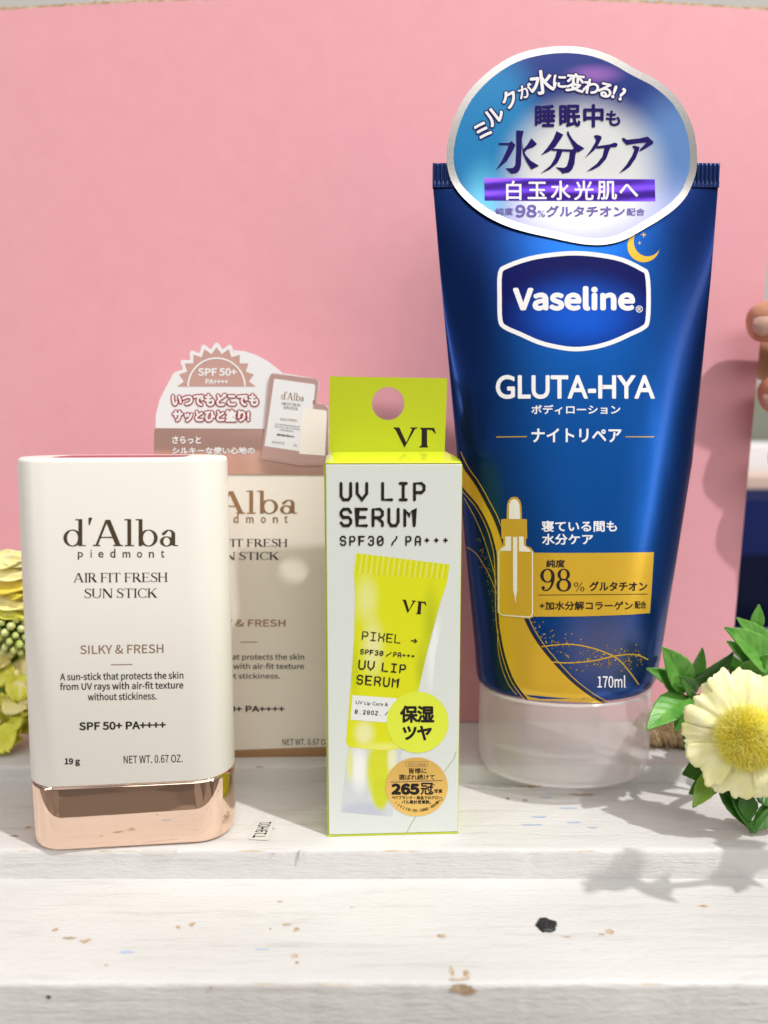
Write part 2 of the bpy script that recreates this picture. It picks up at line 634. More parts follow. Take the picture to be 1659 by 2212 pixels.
class Ink:
    """flat print on the surface y = yf(x, z)"""
    LIFT = 0.05

    def __init__(self, yf, lift=0.05, fine=None):
        self.yf, self.lift, self.fine = yf, lift, fine
        self.mb = MB()
        self.k = 0

    def put(self, p, f, mi=0, dl=0.0, loose=False):
        p = np.asarray(p, float)
        if not len(p) or not f:
            return
        if self.fine:
            p, f = self.cut(p, f)
        self.k += 1
        lift = np.full(len(p), self.lift + dl + 0.00037 * (self.k % 40))
        if loose:
            for n_, t in enumerate(f):
                for i in t:
                    lift[i] += 0.00013 * ((n_ * 7) % 29)
        q = onto(self.yf, p, lift)
        # keep every face turned towards the viewer
        ff = []
        for t in f:
            a = 0.0
            for i in range(len(t)):
                x0, y0 = p[t[i]]
                x1, y1 = p[t[(i + 1) % len(t)]]
                a += x0 * y1 - x1 * y0
            ff.append(t if a < 0 else tuple(reversed(t)))
        self.mb.add(q, ff, mi, bool(self.fine))

    def cut(self, p, f):
        bm = bmesh.new()
        vs = [bm.verts.new((a[0], a[1], 0)) for a in p]
        for t in f:
            try:
                bm.faces.new([vs[i] for i in t])
            except ValueError:
                pass
        sx, sy = self.fine
        for ax, st in ((0, sx), (1, sy)):
            lo, hi = p[:, ax].min(), p[:, ax].max()
            x = math.ceil(lo / st) * st
            while x < hi:
                co = Vector((x, 0, 0)) if ax == 0 else Vector((0, x, 0))
                no = Vector((1, 0, 0)) if ax == 0 else Vector((0, 1, 0))
                bmesh.ops.bisect_plane(bm, geom=bm.verts[:] + bm.edges[:] + bm.faces[:], plane_co=co, plane_no=no, dist=1e-5)
                x += st
        bm.verts.index_update()
        P = np.array([v.co[:2] for v in bm.verts])
        F = [tuple(v.index for v in q.verts) for q in bm.faces]
        bm.free()
        return P, F

    def poly(self, pts, mi=0, dl=0.0):
        self.put(pts, tess(pts), mi, dl)
        return self

    def text(self, s, x0, x1, y0, y1, font=None, bold=0.0, mi=0, rot=0.0, outline=0.0, omi=0, sp=None):
        """string s stretched into the rectangle x0..x1, y0..y1"""
        v, f = glyphs(s, font)
        lo, hi = v.min(0), v.max(0)
        b = bold
        sc = np.array([(x1 - x0 - 2 * b) / (hi[0] - lo[0]), (y1 - y0 - 2 * b) / max(hi[1] - lo[1], 1e-6)])
        p = (v - lo) * sc + np.array([x0 + b, y0 + b])
        if rot:
            p = rot2(p, rot, np.array([x0, y1]))
        self.stamp(p, f, b, mi, outline, omi)
        return self

    def stamp(self, p, f, b, mi, outline=0.0, omi=0):
        idx = [i for t in f for i in t]              # loose triangles, each at its own hair of height: no two coincide
        p = p[idx]
        f = [(3 * i, 3 * i + 1, 3 * i + 2) for i in range(len(f))]
        if outline:
            for k in range(10):
                a = 2 * math.pi * k / 10
                self.put(p + (b + outline) * np.array([math.cos(a), math.sin(a)]), f, omi, 0.0, True)
        dl = 0.02 if outline else 0.0
        self.put(p, f, mi, dl, True)
        if b:
            for k in range(8):
                a = 2 * math.pi * k / 8
                self.put(p + b * np.array([math.cos(a), math.sin(a)]), f, mi, dl, True)

    def char(self, ch, cx, cy, h, rot=0, bold=0.0, mi=0, outline=0.0, omi=0, font=None, w=None):
        v, f = glyphs(ch, font)
        lo, hi = v.min(0), v.max(0)
        s = h / 88.0
        p = (v - (lo + hi) / 2) * np.array([s if w is None else w / (hi[0] - lo[0]), s]) + np.array([cx, cy])
        if rot:
            p = rot2(p, -rot, np.array([cx, cy]))
        self.stamp(p, f, bold, mi, outline, omi)
        return self

    def line(self, pts, w, mi=0, round_=True, dl=0.0):
        pts = [np.array(p, float) for p in pts]
        ws = w if hasattr(w, '__len__') else [w] * len(pts)
        L, Rr = [], []
        for i, p in enumerate(pts):
            a, b = pts[max(i - 1, 0)], pts[min(i + 1, len(pts) - 1)]
            t = (b - a) / (np.linalg.norm(b - a) + 1e-9)
            n = np.array([-t[1], t[0]])
            m = 1.0
            if 0 < i < len(pts) - 1:
                t1 = (p - a) / (np.linalg.norm(p - a) + 1e-9)
                m = 1 / max(0.5, abs(t1.dot(t)))
            L.append(p + n * ws[i] / 2 * m)
            Rr.append(p - n * ws[i] / 2 * m)
        n = len(pts)
        self.put(np.array(L + Rr), [(i, i + 1, n + i + 1, n + i) for i in range(n - 1)], mi, dl)
        if round_:
            for p, ww in ((pts[0], ws[0]), (pts[-1], ws[-1])):
                self.disc(p[0], p[1], ww / 2, ww / 2, mi, 10, dl)
        return self

    def disc(self, cx, cy, rx, ry, mi=0, n=40, dl=0.0):
        p = [(cx + rx * math.cos(2 * math.pi * k / n), cy + ry * math.sin(2 * math.pi * k / n)) for k in range(n)]
        self.put(np.array(p), [tuple(range(n))] if not self.fine else tess(p), mi, dl)
        return self

    def band(self, outer, inner, mi=0, dl=0.0):
        n = len(outer)
        self.put(np.array(list(outer) + list(inner)), [(i, (i + 1) % n, n + (i + 1) % n, n + i) for i in range(n)], mi, dl)
        return self

    # square-cornered monospaced letters drawn with one round pen
    def pixel(self, ch, x0, x1, y0, y1, w, mi=0, rot=None):
        for st in PIX.get(ch, ()):
            p = np.array([(x0 + w / 2 + a * (x1 - x0 - w), y0 + w / 2 + b * (y1 - y0 - w)) for a, b in st])
            if rot:
                p = rot2(p, rot[0], np.array(rot[1]))
            self.line(p, w, mi)
        return self

    def pixels(self, s, x0, x1, y0, y1, w, mi=0, rot=0.0, duty=0.76):
        n = len(s)
        pitch = (x1 - x0) / (n - 1 + duty)
        for i, ch in enumerate(s):
            a = x0 + i * pitch
            ya, yb = y0, y1
            if ch == '+':
                m, h = (y0 + y1) / 2, (y1 - y0) * 0.26
                ya, yb = m - h, m + h
            self.pixel(ch, a, a + pitch * duty, ya, yb, w, mi, (rot, (x0, y1)) if rot else None)
        return self

    # serif letters
    def serif(self, s, x0, x1, y0, y1, mi=0, rot=0.0, spc=38, cap=700.0):
        polys, x = [], 0.0
        for ch in s:
            if ch == ' ':
                x += 190
                continue
            g, w = SERIF[ch]()
            polys += [[(a + x, b) for a, b in q] for q in g]
            x += w + spc
        x -= spc
        sx, sy = (x1 - x0) / x, (y1 - y0) / cap
        for q in polys:
            p = np.array([(x0 + a * sx, y1 - b * sy) for a, b in q])
            if rot:
                p = rot2(p, rot, np.array([x0, y1]))
            self.put(p, tess(p) if len(p) > 4 else [tuple(range(len(p)))], mi)
        return self

    def build(self, name, mats, parent):
        return self.mb.build(name, mats, parent)


PIX = {
    'U': [[(0, 0), (0, .78), (.24, 1), (.76, 1), (1, .78), (1, 0)]],
    'V': [[(0, 0), (0, .62), (.5, 1), (1, .62), (1, 0)]],
    'L': [[(0, 0), (0, 1), (1, 1)]],
    'I': [[(.05, 0), (.95, 0)], [(.5, 0), (.5, 1)], [(.05, 1), (.95, 1)]],
    'P': [[(0, 1), (0, 0), (.74, 0), (1, .15), (1, .40), (.74, .56), (0, .56)]],
    'S': [[(1, .2), (.76, 0), (.24, 0), (0, .17), (0, .33), (.2, .5), (.8, .5), (1, .66), (1, .83), (.76, 1), (.24, 1), (0, .83)]],
    'E': [[(1, 0), (0, 0), (0, 1), (1, 1)], [(0, .5), (.85, .5)]],
    'R': [[(0, 1), (0, 0), (.74, 0), (1, .15), (1, .36), (.74, .52), (0, .52)], [(.45, .52), (1, .80), (1, 1)]],
    'M': [[(0, 1), (0, 0), (.5, .4), (1, 0), (1, 1)]],
    'F': [[(1, 0), (0, 0), (0, 1)], [(0, .5), (.85, .5)]],
    '3': [[(0, .17), (.24, 0), (.76, 0), (1, .17), (1, .34), (.78, .49), (.4, .49)], [(.78, .49), (1, .64), (1, .83), (.76, 1), (.24, 1), (0, .83)]],
    '0': [[(.24, 0), (.76, 0), (1, .2), (1, .8), (.76, 1), (.24, 1), (0, .8), (0, .2), (.24, 0)], [(.1, .72), (.9, .28)]],
    'O': [[(.24, 0), (.76, 0), (1, .2), (1, .8), (.76, 1), (.24, 1), (0, .8), (0, .2), (.24, 0)]],
    'A': [[(0, 1), (0, .2), (.24, 0), (.76, 0), (1, .2), (1, 1)], [(0, .6), (1, .6)]],
    '/': [[(0, 1), (.12, .75), (.85, .28), (1, 0)]],
    '+': [[(0, .5), (1, .5)], [(.5, 0), (.5, 1)]],
    'X': [[(0, 0), (0, .3), (.3, .5), (.7, .5), (1, .3), (1, 0)], [(0, 1), (0, .7), (.3, .5)], [(.7, .5), (1, .7), (1, 1)]],
    '2': [[(0, .17), (.24, 0), (.76, 0), (1, .2), (1, .38), (0, .86), (0, 1), (1, 1)]],
    '8': [[(.24, 0), (.76, 0), (1, .17), (1, .34), (.76, .49), (.24, .49), (0, .34), (0, .17), (.24, 0)], [(.24, .49), (0, .64), (0, .83), (.24, 1), (.76, 1), (1, .83), (1, .64), (.76, .49)]],
    'Z': [[(0, 0), (1, 0), (1, .15), (0, .85), (0, 1), (1, 1)]],
    '.': [[(.4, 1), (.5, 1)]],
    '>': [[(0, .5), (1, .5)], [(.6, .25), (1, .5), (.6, .75)]],
}

TK, TN, SH = 100.0, 52.0, 36.0           # thick, thin, serif height


def _r(x0, y0, x1, y1):
    return [(x0, y0), (x1, y0), (x1, y1), (x0, y1)]


def _stem(x, y0=0, y1=700, w=TK, top=True, bot=True, ex=48):
    g = [_r(x, y0, x + w, y1)]
    if top:
        g.append([(x - ex, y1 - SH), (x + w + ex, y1 - SH), (x + w + ex, y1), (x - ex, y1)])
    if bot:
        g.append(_r(x - ex, y0, x + w + ex, y0 + SH))
    return g


def _bar(x0, y0, x1, y1, w):
    a = math.atan2(y1 - y0, x1 - x0)
    dx = w / 2 / max(0.2, abs(math.sin(a)))
    return [(x0 - dx, y0), (x0 + dx, y0), (x1 + dx, y1), (x1 - dx, y1)]


def _ring(cx, cy, rx, ry, tx, ty, a0=0, a1=360, n=26):
    o, i = [], []
    for k in range(n + 1):
        a = R(a0 + (a1 - a0) * k / n)
        o.append((cx + rx * math.cos(a), cy + ry * math.sin(a)))
        i.append((cx + (rx - tx) * math.cos(a), cy + (ry - ty) * math.sin(a)))
    return [[o[k], o[k + 1], i[k + 1], i[k]] for k in range(n)]


def _sw(pts, n=6):
    c = catmull(pts, n)
    L, Q = [], []
    for i, p in enumerate(c):
        t = c[min(i + 1, len(c) - 1)][:2] - c[max(i - 1, 0)][:2]
        t /= np.linalg.norm(t) + 1e-9
        nn = np.array([-t[1], t[0]]) * p[2] / 2
        L.append(tuple(p[:2] + nn))
        Q.append(tuple(p[:2] - nn))
    return [[L[k], L[k + 1], Q[k + 1], Q[k]] for k in range(len(c) - 1)]


SERIF = {
    'A': lambda: ([_bar(75, 0, 318, 700, TN + 6), _bar(590, 0, 340, 700, TK + 12), _r(150, 215, 500, 250), _r(-5, 0, 165, SH), _r(470, 0, 690, SH)], 690),
    'I': lambda: (_stem(50), 188),
    'R': lambda: (_stem(50) + [_r(138, 665, 260, 700), _r(138, 335, 260, 370)] + _ring(260, 517, 195, 183, TK, 35, -90, 90, 14) + [_bar(520, 0, 270, 350, TK + 30), _r(430, 0, 590, SH)], 580),
    'F': lambda: (_stem(50) + [_r(138, 665, 470, 700), _r(440, 560, 470, 665), _r(138, 345, 370, 380), _r(345, 290, 370, 435)], 480),
    'E': lambda: (_stem(50) + [_r(138, 665, 480, 700), _r(450, 560, 480, 665), _r(138, 345, 380, 380), _r(355, 290, 380, 435), _r(138, 0, 500, 35), _r(470, 35, 500, 150)], 510),
    'H': lambda: (_stem(50) + _stem(485) + [_r(138, 340, 485, 375)], 625),
    'T': lambda: ([_r(20, 660, 560, 700), _r(20, 550, 48, 660), _r(532, 550, 560, 660)] + _stem(246, 0, 660, TK, False, True), 580),
    'S': lambda: (_sw([(410, 560, 34), (360, 655, 36), (250, 685, 40), (135, 640, 62), (95, 545, 82), (150, 440, 98), (270, 365, 106), (385, 275, 104), (425, 165, 84), (370, 55, 56), (250, 14, 40), (120, 55, 36), (65, 160, 32)]) + [_r(398, 540, 426, 700), _r(48, 0, 76, 175)], 450),
    'U': lambda: (_stem(50, 200, 700, TK, True, False) + _ring(310, 215, 260, 225, 80, 45, 180, 360, 16) + _stem(532, 200, 700, TN, True, False), 620),
    'N': lambda: (_stem(70, 0, 700, TN, True, True) + _stem(560, 0, 700, TN, True, False) + [_bar(560, 0, 100, 700, TK + 20)], 650),
    'C': lambda: (_ring(340, 350, 320, 362, 92, 36, 42, 318, 30) + [_r(555, 480, 582, 712), _r(560, 40, 585, 150)], 590),
    'K': lambda: (_stem(50) + [_bar(150, 300, 500, 690, 48), _bar(530, 0, 255, 410, TK + 26), _r(420, 670, 590, 700), _r(420, 0, 640, SH)], 620),
    'd': lambda: (_ring(235, 215, 215, 228, 88, 32) + [_r(370, 0, 462, 720), _r(300, 685, 372, 720), _r(462, 0, 545, 30)], 540),
    "'": lambda: ([[(30, 560), (60, 560), (120, 760), (30, 760)]], 100),
    'l': lambda: ([_r(70, 0, 160, 720), _r(0, 685, 72, 720), _r(5, 0, 72, 30), _r(158, 0, 225, 30)], 225),
    'b': lambda: ([_r(70, 0, 160, 720), _r(0, 685, 72, 720)] + _ring(300, 215, 215, 228, 88, 32), 510),
    'a': lambda: (_ring(175, 125, 160, 138, 84, 30) + [_r(285, 20, 375, 330)] + _ring(230, 310, 145, 128, 86, 32, 0, 165, 14) + _ring(105, 330, 42, 42, 41, 41, 0, 360, 12) + [_r(375, 0, 440, 30), _r(330, 0, 380, 40)], 430),
    '9': lambda: (_ring(230, 490, 215, 222, 100, 38) + _sw([(398, 500, 96), (392, 330, 88), (340, 150, 62), (240, 40, 46), (130, 30, 40), (75, 85, 40)]) + _ring(105, 110, 52, 52, 51, 51, 0, 360, 14), 460),
    '8': lambda: (_ring(235, 525, 185, 187, 90, 34) + _ring(235, 190, 225, 202, 100, 38), 470),
    '%': lambda: (_ring(140, 520, 125, 180, 62, 32) + _ring(520, 180, 125, 180, 62, 32) + [_bar(150, 0, 510, 700, 44)], 660),
}


def crop(ox, oy, k):
    """coordinates measured in an enlarged crop -> picture units"""
    return lambda x, y: ((ox + x * k) / 1.82279, (oy + y * k) / 1.82279)


def cm(c, pts):
    return [c(*p) for p in pts]


# ------------------------------------------------------------------ the crate: three white planks rising in steps
def plank(name, y0, y1, z1, th, mi, seed, extra=None):
    mb = MB()
    xs = np.linspace(-230, 230, 460)
    rows = []
    rr = 0.9
    prof = [(y1, z1 - th), (y0 + rr, z1 - th)]
    prof = [(y0, z1 - th), (y0, z1 - rr * 1.2), (y0 + 0.12, z1 - rr * 0.55), (y0 + rr * 0.5, z1 - 0.14), (y0 + rr * 1.2, z1)]
    ny = 14
    prof += [(y0 + rr * 1.2 + (y1 - y0 - rr * 1.2) * k / ny, z1) for k in range(1, ny + 1)]
    prof += [(y1, z1 - th)]
    for x in xs:
        row = []
        for i, (y, z) in enumerate(prof):
            dy = dz = 0
            if 1 <= i <= 4:
                a = noise.noise(Vector((x * 0.11, seed, i * 0.2)))
                b = noise.noise(Vector((x * 0.55, seed + 9, i * 0.3)))
                c_ = noise.noise(Vector((x * 0.045, seed + 33, 0)))
                dy = 0.16 * a + 0.12 * b + 0.35 * max(0, b - 0.35) + 0.15 * c_
                dz = 0.07 * a - 0.25 * max(0, b - 0.4)
            elif 5 <= i < len(prof) - 1:
                dz = 0.07 * noise.noise(Vector((x * 0.03, y * 0.12, seed)))
            row.append((x, y + dy, z + dz))
        rows.append(row)
    mb.grid(rows, False, 0, True, flip=True)
    if extra:
        extra(mb)
    o = mb.build(name, [M['plank'][mi], M['bare'], M['black'], M['bluemark']])
    return o


def chip(mb, x, y, z, rx, ry, mi, seed, n=16, vert=False):
    """a flake of lost paint, or a scuff, with its own ragged outline"""
    rnd = random.Random(seed)
    v = []
    for k in range(n):
        a = 2 * math.pi * k / n
        q = 0.55 + 0.6 * rnd.random()
        if vert:
            v.append((x + rx * q * math.cos(a), y, z + ry * q * math.sin(a)))
        else:
            v.append((x + rx * q * math.cos(a), y + ry * q * math.sin(a), z))
    mb.add(v, [tuple(range(n))], mi)


ZS, ZL = 4.7, -6.9
YE, YS, YL = 162.0, 194.0, 129.7


def marks_step(mb):
    for i, (px, py) in enumerate(((1085, 1657.5), (470, 1657), (560, 1656))):
        p = at(px, py, YS - 0.3)
        chip(mb, p.x, p.y - 0.03, p.z, 1.2, 0.22, 1, i, vert=True)


def marks_main(mb):
    q = lambda px, py: atz(px, py, 0.10)
    for i, (px, py, rx, ry, mi) in enumerate(((1145, 1699, 4.2, 0.7, 1), (1256, 1716, 4.5, 0.6, 1), (1097, 1725, 0.9, 0.9, 1), (1135, 1728, 1.0, 0.7, 1),
                                             (1180, 1722, 2.2, .35, 3), (1225, 1745, 3.6, .35, 3), (1165, 1764, 2.7, .5, 3), (1150, 1781, 3.2, .4, 3),
                                             (1238, 1776, 2.6, .4, 3), (1280, 1787, 1.6, .3, 3), (60, 1787, 1.0, .7, 1), (590, 1790, .7, .3, 1),
                                             (1520, 1722, .7, 1.0, 1), (30, 1805, 1.6, .4, 1))):
        p = q(px, py)
        chip(mb, p.x, p.y, 0.10, rx * 0.8, ry, mi, i + 5)
    for i, (px, w) in enumerate(((590, 0.6),)):
        p = at(px, 1838, YE)
        chip(mb, p.x, YE - 0.32, -0.75, w * 0.7, 0.26, 1, i + 60, vert=True)
    # a splinter hanging from the edge
    p = at(648, 1838, YE)
    mb.tube([(p.x, YE - 0.2, 0.1), (p.x + 0.1, YE - 0.6, -1.0), (p.x - 0.1, YE - 0.5, -2.3)], [0.3, 0.25, 0.15], 6, 0)


def marks_low(mb):
    z = ZL + 0.09
    q = lambda px, py: atz(px, py, z)
    for i, (px, py, rx, ry, mi) in enumerate(((119, 2008, .9, .8, 1), (150, 2026, 2.0, .5, 1), (185, 2032, 1.6, .9, 1), (415, 1996, 1.0, .9, 1), (385, 2002, .7, .6, 1),
                                             (272, 2056, 2.2, .6, 3), (618, 1997, 1.5, .5, 1), (640, 2008, 1.0, .9, 1), (584, 2006, .4, .4, 1), (636, 2064, 1.0, .9, 1), (642, 2079, .5, .5, 1),
                                             (565, 2050, 2.2, .3, 3), (955, 2021, 1.5, .9, 1), (1318, 2012, 1.3, 1.0, 1), (1300, 2018, 1.0, .35, 1),
                                             (1225, 2023, 1.6, .25, 1), (605, 1892 + 55, 1.0, .3, 1), (1520, 1957, 1.6, .5, 1), (760, 1960, .5, .3, 1), (230, 2085, .6, .3, 1))):
        p = q(px, py)
        chip(mb, p.x, p.y, z, rx * 0.75, ry * 0.75, mi, i + 105)
    # black resin knot standing out of the paint
    p = q(1181, 1999)
    n, mrows = 18, []
    for r_, h in ((2.25, -0.25), (2.1, 0.35), (1.6, 0.62), (0.9, 0.42), (0.3, 0.30)):
        row = []
        for k in range(n):
            a = 2 * math.pi * k / n
            w = 1 + 0.35 * noise.noise(Vector((math.cos(a) * 1.6, math.sin(a) * 1.6, r_)))
            row.append((p.x + r_ * w * math.cos(a) * 0.92, p.y + r_ * w * math.sin(a) * 0.9, z + h * (1 + 0.5 * noise.noise(Vector((a, r_, 2))))))
        mrows.append(row)
    mb.grid(mrows, True, 2, True)
    # gouge on the front edge
    for i, (px, py, rx, ry) in enumerate(((975, 2095, .55, 2.2), (1008, 2103, .7, 1.6), (990, 2115, 1.9, .6))):
        p = q(px, py)
        chip(mb, p.x, min(p.y, YL + 3.0), z + 0.01, rx, ry * .7, 1, i + 300)
    p = at(1000, 2131, YL)
    chip(mb, p.x, YL - 0.30, ZL - 1.0, 2.6, 1.0, 1, 321, vert=True)
    for i, (px, w) in enumerate(((455, .8),)):
        p = at(px, 2128, YL)
        chip(mb, p.x, YL - 0.32, ZL - 0.72, w * .7, 0.24, 1, i + 340, vert=True)
    chip(mb, at(105, 2150, YL).x, YL - 0.2, ZL - 2.6, .5, .4, 2, 360, vert=True)


steps = thing('slatted_crate', 'white painted wooden crate with stepped weathered planks the products stand on', 'wooden crate', (0, 194, 0))


def add_plank(*a):
    o = plank(*a)
    o.parent = steps
    o.location = -Vector(steps.location)
    return o


add_plank('plank', YS, 330.0, ZS, 13.0, 0, 3.1, marks_step)
add_plank('plank', YE, 197.0, 0.0, 13.0, 1, 7.7, marks_main)
add_plank('plank', YL, 165.5, ZL, 26.0, 2, 12.3, marks_low)

# ------------------------------------------------------------------ pink board, bowed, with its torn card edge
BD = 225.2
LEAN = 0.08


def board_y(x, z=ZS):
    return BD - 1.6 + 1.9 * (x / 108.0) ** 2 + (z - ZS) * LEAN


def board_right(z):
    return 105.9 + (z - 27.7) * 0.074


bt = thing('backdrop_board', 'large pink paper covered board standing upright behind the products', 'board', (0, BD, ZS))
mb = MB()
nx, nz = 60, 40
front, back = [], []
for j in range(nz + 1):
    t = j / nz
    r0, r1 = [], []
    for i in range(nx + 1):
        s = i / nx
        x = -160 + s * (board_right(ZS + t * 212) + 160)
        top = 218.4 - 2.5 * (x / 110.0) ** 2
        z = ZS + 0.2 + t * (top - ZS - 0.2)
        r0.append((x, board_y(x, z), z))
        r1.append((x, board_y(x, z) + 0.45, z))
    front.append(r0)
    back.append(r1)
mb.grid(front, False, 0, True)
mb.grid(back, False, 0, True, flip=True)
mb.grid([front[-1], back[-1]], False, 0, False)
mb.grid([[r[-1] for r in front], [r[-1] for r in back]], False, 0, False, flip=True)
mb.build('pink_paper', M['pink'], bt)
mb = MB()
cols0, cols1, c2, c3 = [], [], [], []
rnd = random.Random(3)
for i in range(421):
    s = i / 420
    x = -160 + s * (board_right(214) - 0.6 + 160)
    top = 218.4 - 2.5 * (x / 110.0) ** 2
    j = 0.45 * noise.noise(Vector((x * 0.35, 1, 5))) + 0.25 * noise.noise(Vector((x * 1.3, 2, 5))) + 0.5 * max(0, noise.noise(Vector((x * 0.12, 7, 1))))
    xb = min(x, board_right(ZS) - 0.6)
    zt = top + 0.9 + j + (0.9 if rnd.random() < 0.03 else 0)
    cols0.append((xb, board_y(xb) + 0.5, ZS + 0.3))
    cols1.append((x, board_y(x, zt) + 0.5, zt))
    c2.append((x, board_y(x, zt) + 3.6, top + 0.8 + 0.8 * j))
    c3.append((xb, board_y(xb) + 3.6, ZS + 0.3))
mb.grid([cols0, cols1, c2, c3], False, 0, False)
mb.build('card_core', M['kraft'], bt)

# ------------------------------------------------------------------ sun stick
SA = R(6.0)
SC = (-58.0, 171.15)
SW, SD, SR = 22.8, 8.9, 8.2


def stick_xf(x, y, z):
    k = z / 87.5
    x = x * (1 - .022 * k) + .45 * k
    return (SC[0] + x * math.cos(SA) - y * math.sin(SA), SC[1] + x * math.sin(SA) + y * math.cos(SA), z)


def rrect(w, d, r, n=10):
    out = []
    for cx, cy, a0 in ((w - r, -d + r, -90), (w - r, d - r, 0), (-w + r, d - r, 90), (-w + r, -d + r, 180)):
        for k in range(n + 1):
            a = R(a0 + 90 * k / n)
            out.append((cx + r * math.cos(a), cy + r * math.sin(a)))
    return out


def loft(mb, levels, xf, mi=0, cap0=True, cap1=True):
    rows = [[xf(x, y, z) for x, y in rrect(w, d, r)] for w, d, r, z in levels]
    mb.grid(rows, True, mi, True)
    n = len(rows[0])
    if cap0:
        mb.add(rows[0], [tuple(range(n))[::-1]], mi)
    if cap1:
        mb.add(rows[-1], [tuple(range(n))], mi)


stick = thing('sun_stick', 'ivory plastic sun stick with polished rose gold base at the left', 'cosmetic stick', (*SC, 0))
ZJ, ZT = 15.3, 87.5
mb = MB()
loft(mb, [(SW - .25, SD - .25, SR - .25, ZJ + .0), (SW, SD, SR, ZJ + .3), (SW, SD, SR, ZT - 30), (SW, SD, SR, ZT - 1.0), (SW - .1, SD - .1, SR - .1, ZT - .55), (SW - .35, SD - .35, SR - .35, ZT - .2), (SW - .8, SD - .8, SR - .8, ZT)], stick_xf)
mb.build('cap', M['ivory'], stick)
mb = MB()
zk = [.02, .06, .22, .55, 1.05, 1.8, 2.8, 4.0, 8.0, ZJ - .75]
kk = [1.75, 1.4, .95, .55, .27, .10, .02, 0, 0, 0]
loft(mb, [(SW - k, SD - k, SR - k, z) for k, z in zip(kk, zk)] + [(SW - .15, SD - .15, SR - .15, ZJ - .4), (SW - .6, SD - .6, SR - .6, ZJ - .25), (SW - .6, SD - .6, SR - .6, ZJ - .02)], stick_xf)
mb.build('base', M['copper'], stick)
mb = MB()
lab = [(-12.5, -6.3), (11.5, -6.3), (14.0, -4.2), (14.0, 4), (-13, 4), (-15, -4)]
mb.add([stick_xf(x, y, ZT + .06) for x, y in lab], [tuple(range(6))])
mb.build('top_label', M['crimson'], stick)

ny_, nx_ = math.cos(SA), math.sin(SA)


def stick_face(x, z):
    # front face line: points p with (p - c) . n = -SD, n = (-sin, cos)
    return SC[1] + (-SD + (x - SC[0]) * math.sin(SA)) / math.cos(SA)


C1 = crop(0, 1700, 0.76864)
ik = Ink(stick_face, 0.02)
p0, p1 = C1(320, 440), C1(910, 586)
ik.serif("d'Alba", p0[0], p1[0], p0[1] + 3, p1[1], 0, spc=36, cap=720)
ik.build('logo', M['foil'], stick)
ik = Ink(stick_face, 0.02)
for ch, x in zip('piedmont', (412, 467, 517, 578, 648, 715, 776, 833)):
    q = C1(x, 628)
    v, f = glyphs(ch)
    hgt = {'p': 40, 'i': 42, 'd': 46, 't': 38}.get(ch, 30)
    cy = {'p': 636, 'i': 624, 'd': 622, 't': 626}.get(ch, 630)
    wid = {'i': 6, 'm': 40, 't': 18}.get(ch, 27)
    a, b = C1(x - wid / 2, cy - hgt / 2), C1(x + wid / 2, cy + hgt / 2)
    ik.text(ch, a[0], b[0], a[1], b[1], None, 0.35)
ik.build('small_logo', M['foil'], stick)
ik = Ink(stick_face, 0.02)


def ct(ik, c, s, x0, x1, y0, y1, **kw):
    a, b = c(x0, y0), c(x1, y1)
    return ik.text(s, a[0], b[0], a[1], b[1], **kw)


def cs(ik, c, s, x0, x1, y0, y1, **kw):
    a, b = c(x0, y0), c(x1, y1)
    return ik.serif(s, a[0], b[0], a[1], b[1], **kw)


cs(ik, C1, 'AIR FIT FRESH', 376, 858, 724, 772, rot=-.3)
cs(ik, C1, 'SUN STICK', 430, 806, 804, 852, rot=-.3)
ct(ik, C1, 'A sun-stick that protects the skin', 308, 940, 1236, 1284, font='cjk', bold=.35, rot=-.8)
ct(ik, C1, 'from UV rays with air-fit texture', 308, 940, 1286, 1334, font='cjk', bold=.35, rot=-.8)
ct(ik, C1, 'without stickiness.', 450, 803, 1338, 1377, font='cjk', bold=.35, rot=-.8)
ct(ik, C1, 'SPF 50+ PA++++', 406, 850, 1488, 1530, font='cjk', bold=.9, rot=-1)
ct(ik, C1, '19 g', 331, 410, 1672, 1714, font='cjk', bold=.7)
ct(ik, C1, 'NET WT. 0.67 OZ.', 634, 936, 1660, 1700, font='cjk', bold=.15, rot=-1.3)
ik.build('printed_text', M['ink'], stick)
ik = Ink(stick_face, 0.02)
ct(ik, C1, 'SILKY & FRESH', 411, 838, 1094, 1140, font='cjk', bold=.35, rot=-.8)
a, b = C1(569, 1194), C1(679, 1192)
ik.line([a, b], 2.0, round_=False)
ik.build('brown_text', M['brown'], stick)

# ------------------------------------------------------------------ folding carton of the sun stick, behind
CX0, CX1, CY0, CY1, CZT = -59.1, -13.6, 199.0, 220.5, 93.0
CR = 0.025


def carton_face(x, z):
    return CY0 + (x - CX0) * CR


carton = thing('sun_stick_carton', 'cream and rose gold carton with die-cut white display tab behind the sun stick', 'carton', (-36, 206, ZS))


def carton_xf(x, y, z):
    return (x, y + (x - CX0) * CR, z)


mb = MB()
mb.box((CX0, CY0, ZS + .05), (CX1, CY1, CZT), 0, carton_xf)
mb.build('box', M['card'], carton, bevel=0.3)
C6 = crop(560, 1300, 0.45811)
C5 = crop(880, 1800, 0.58745)
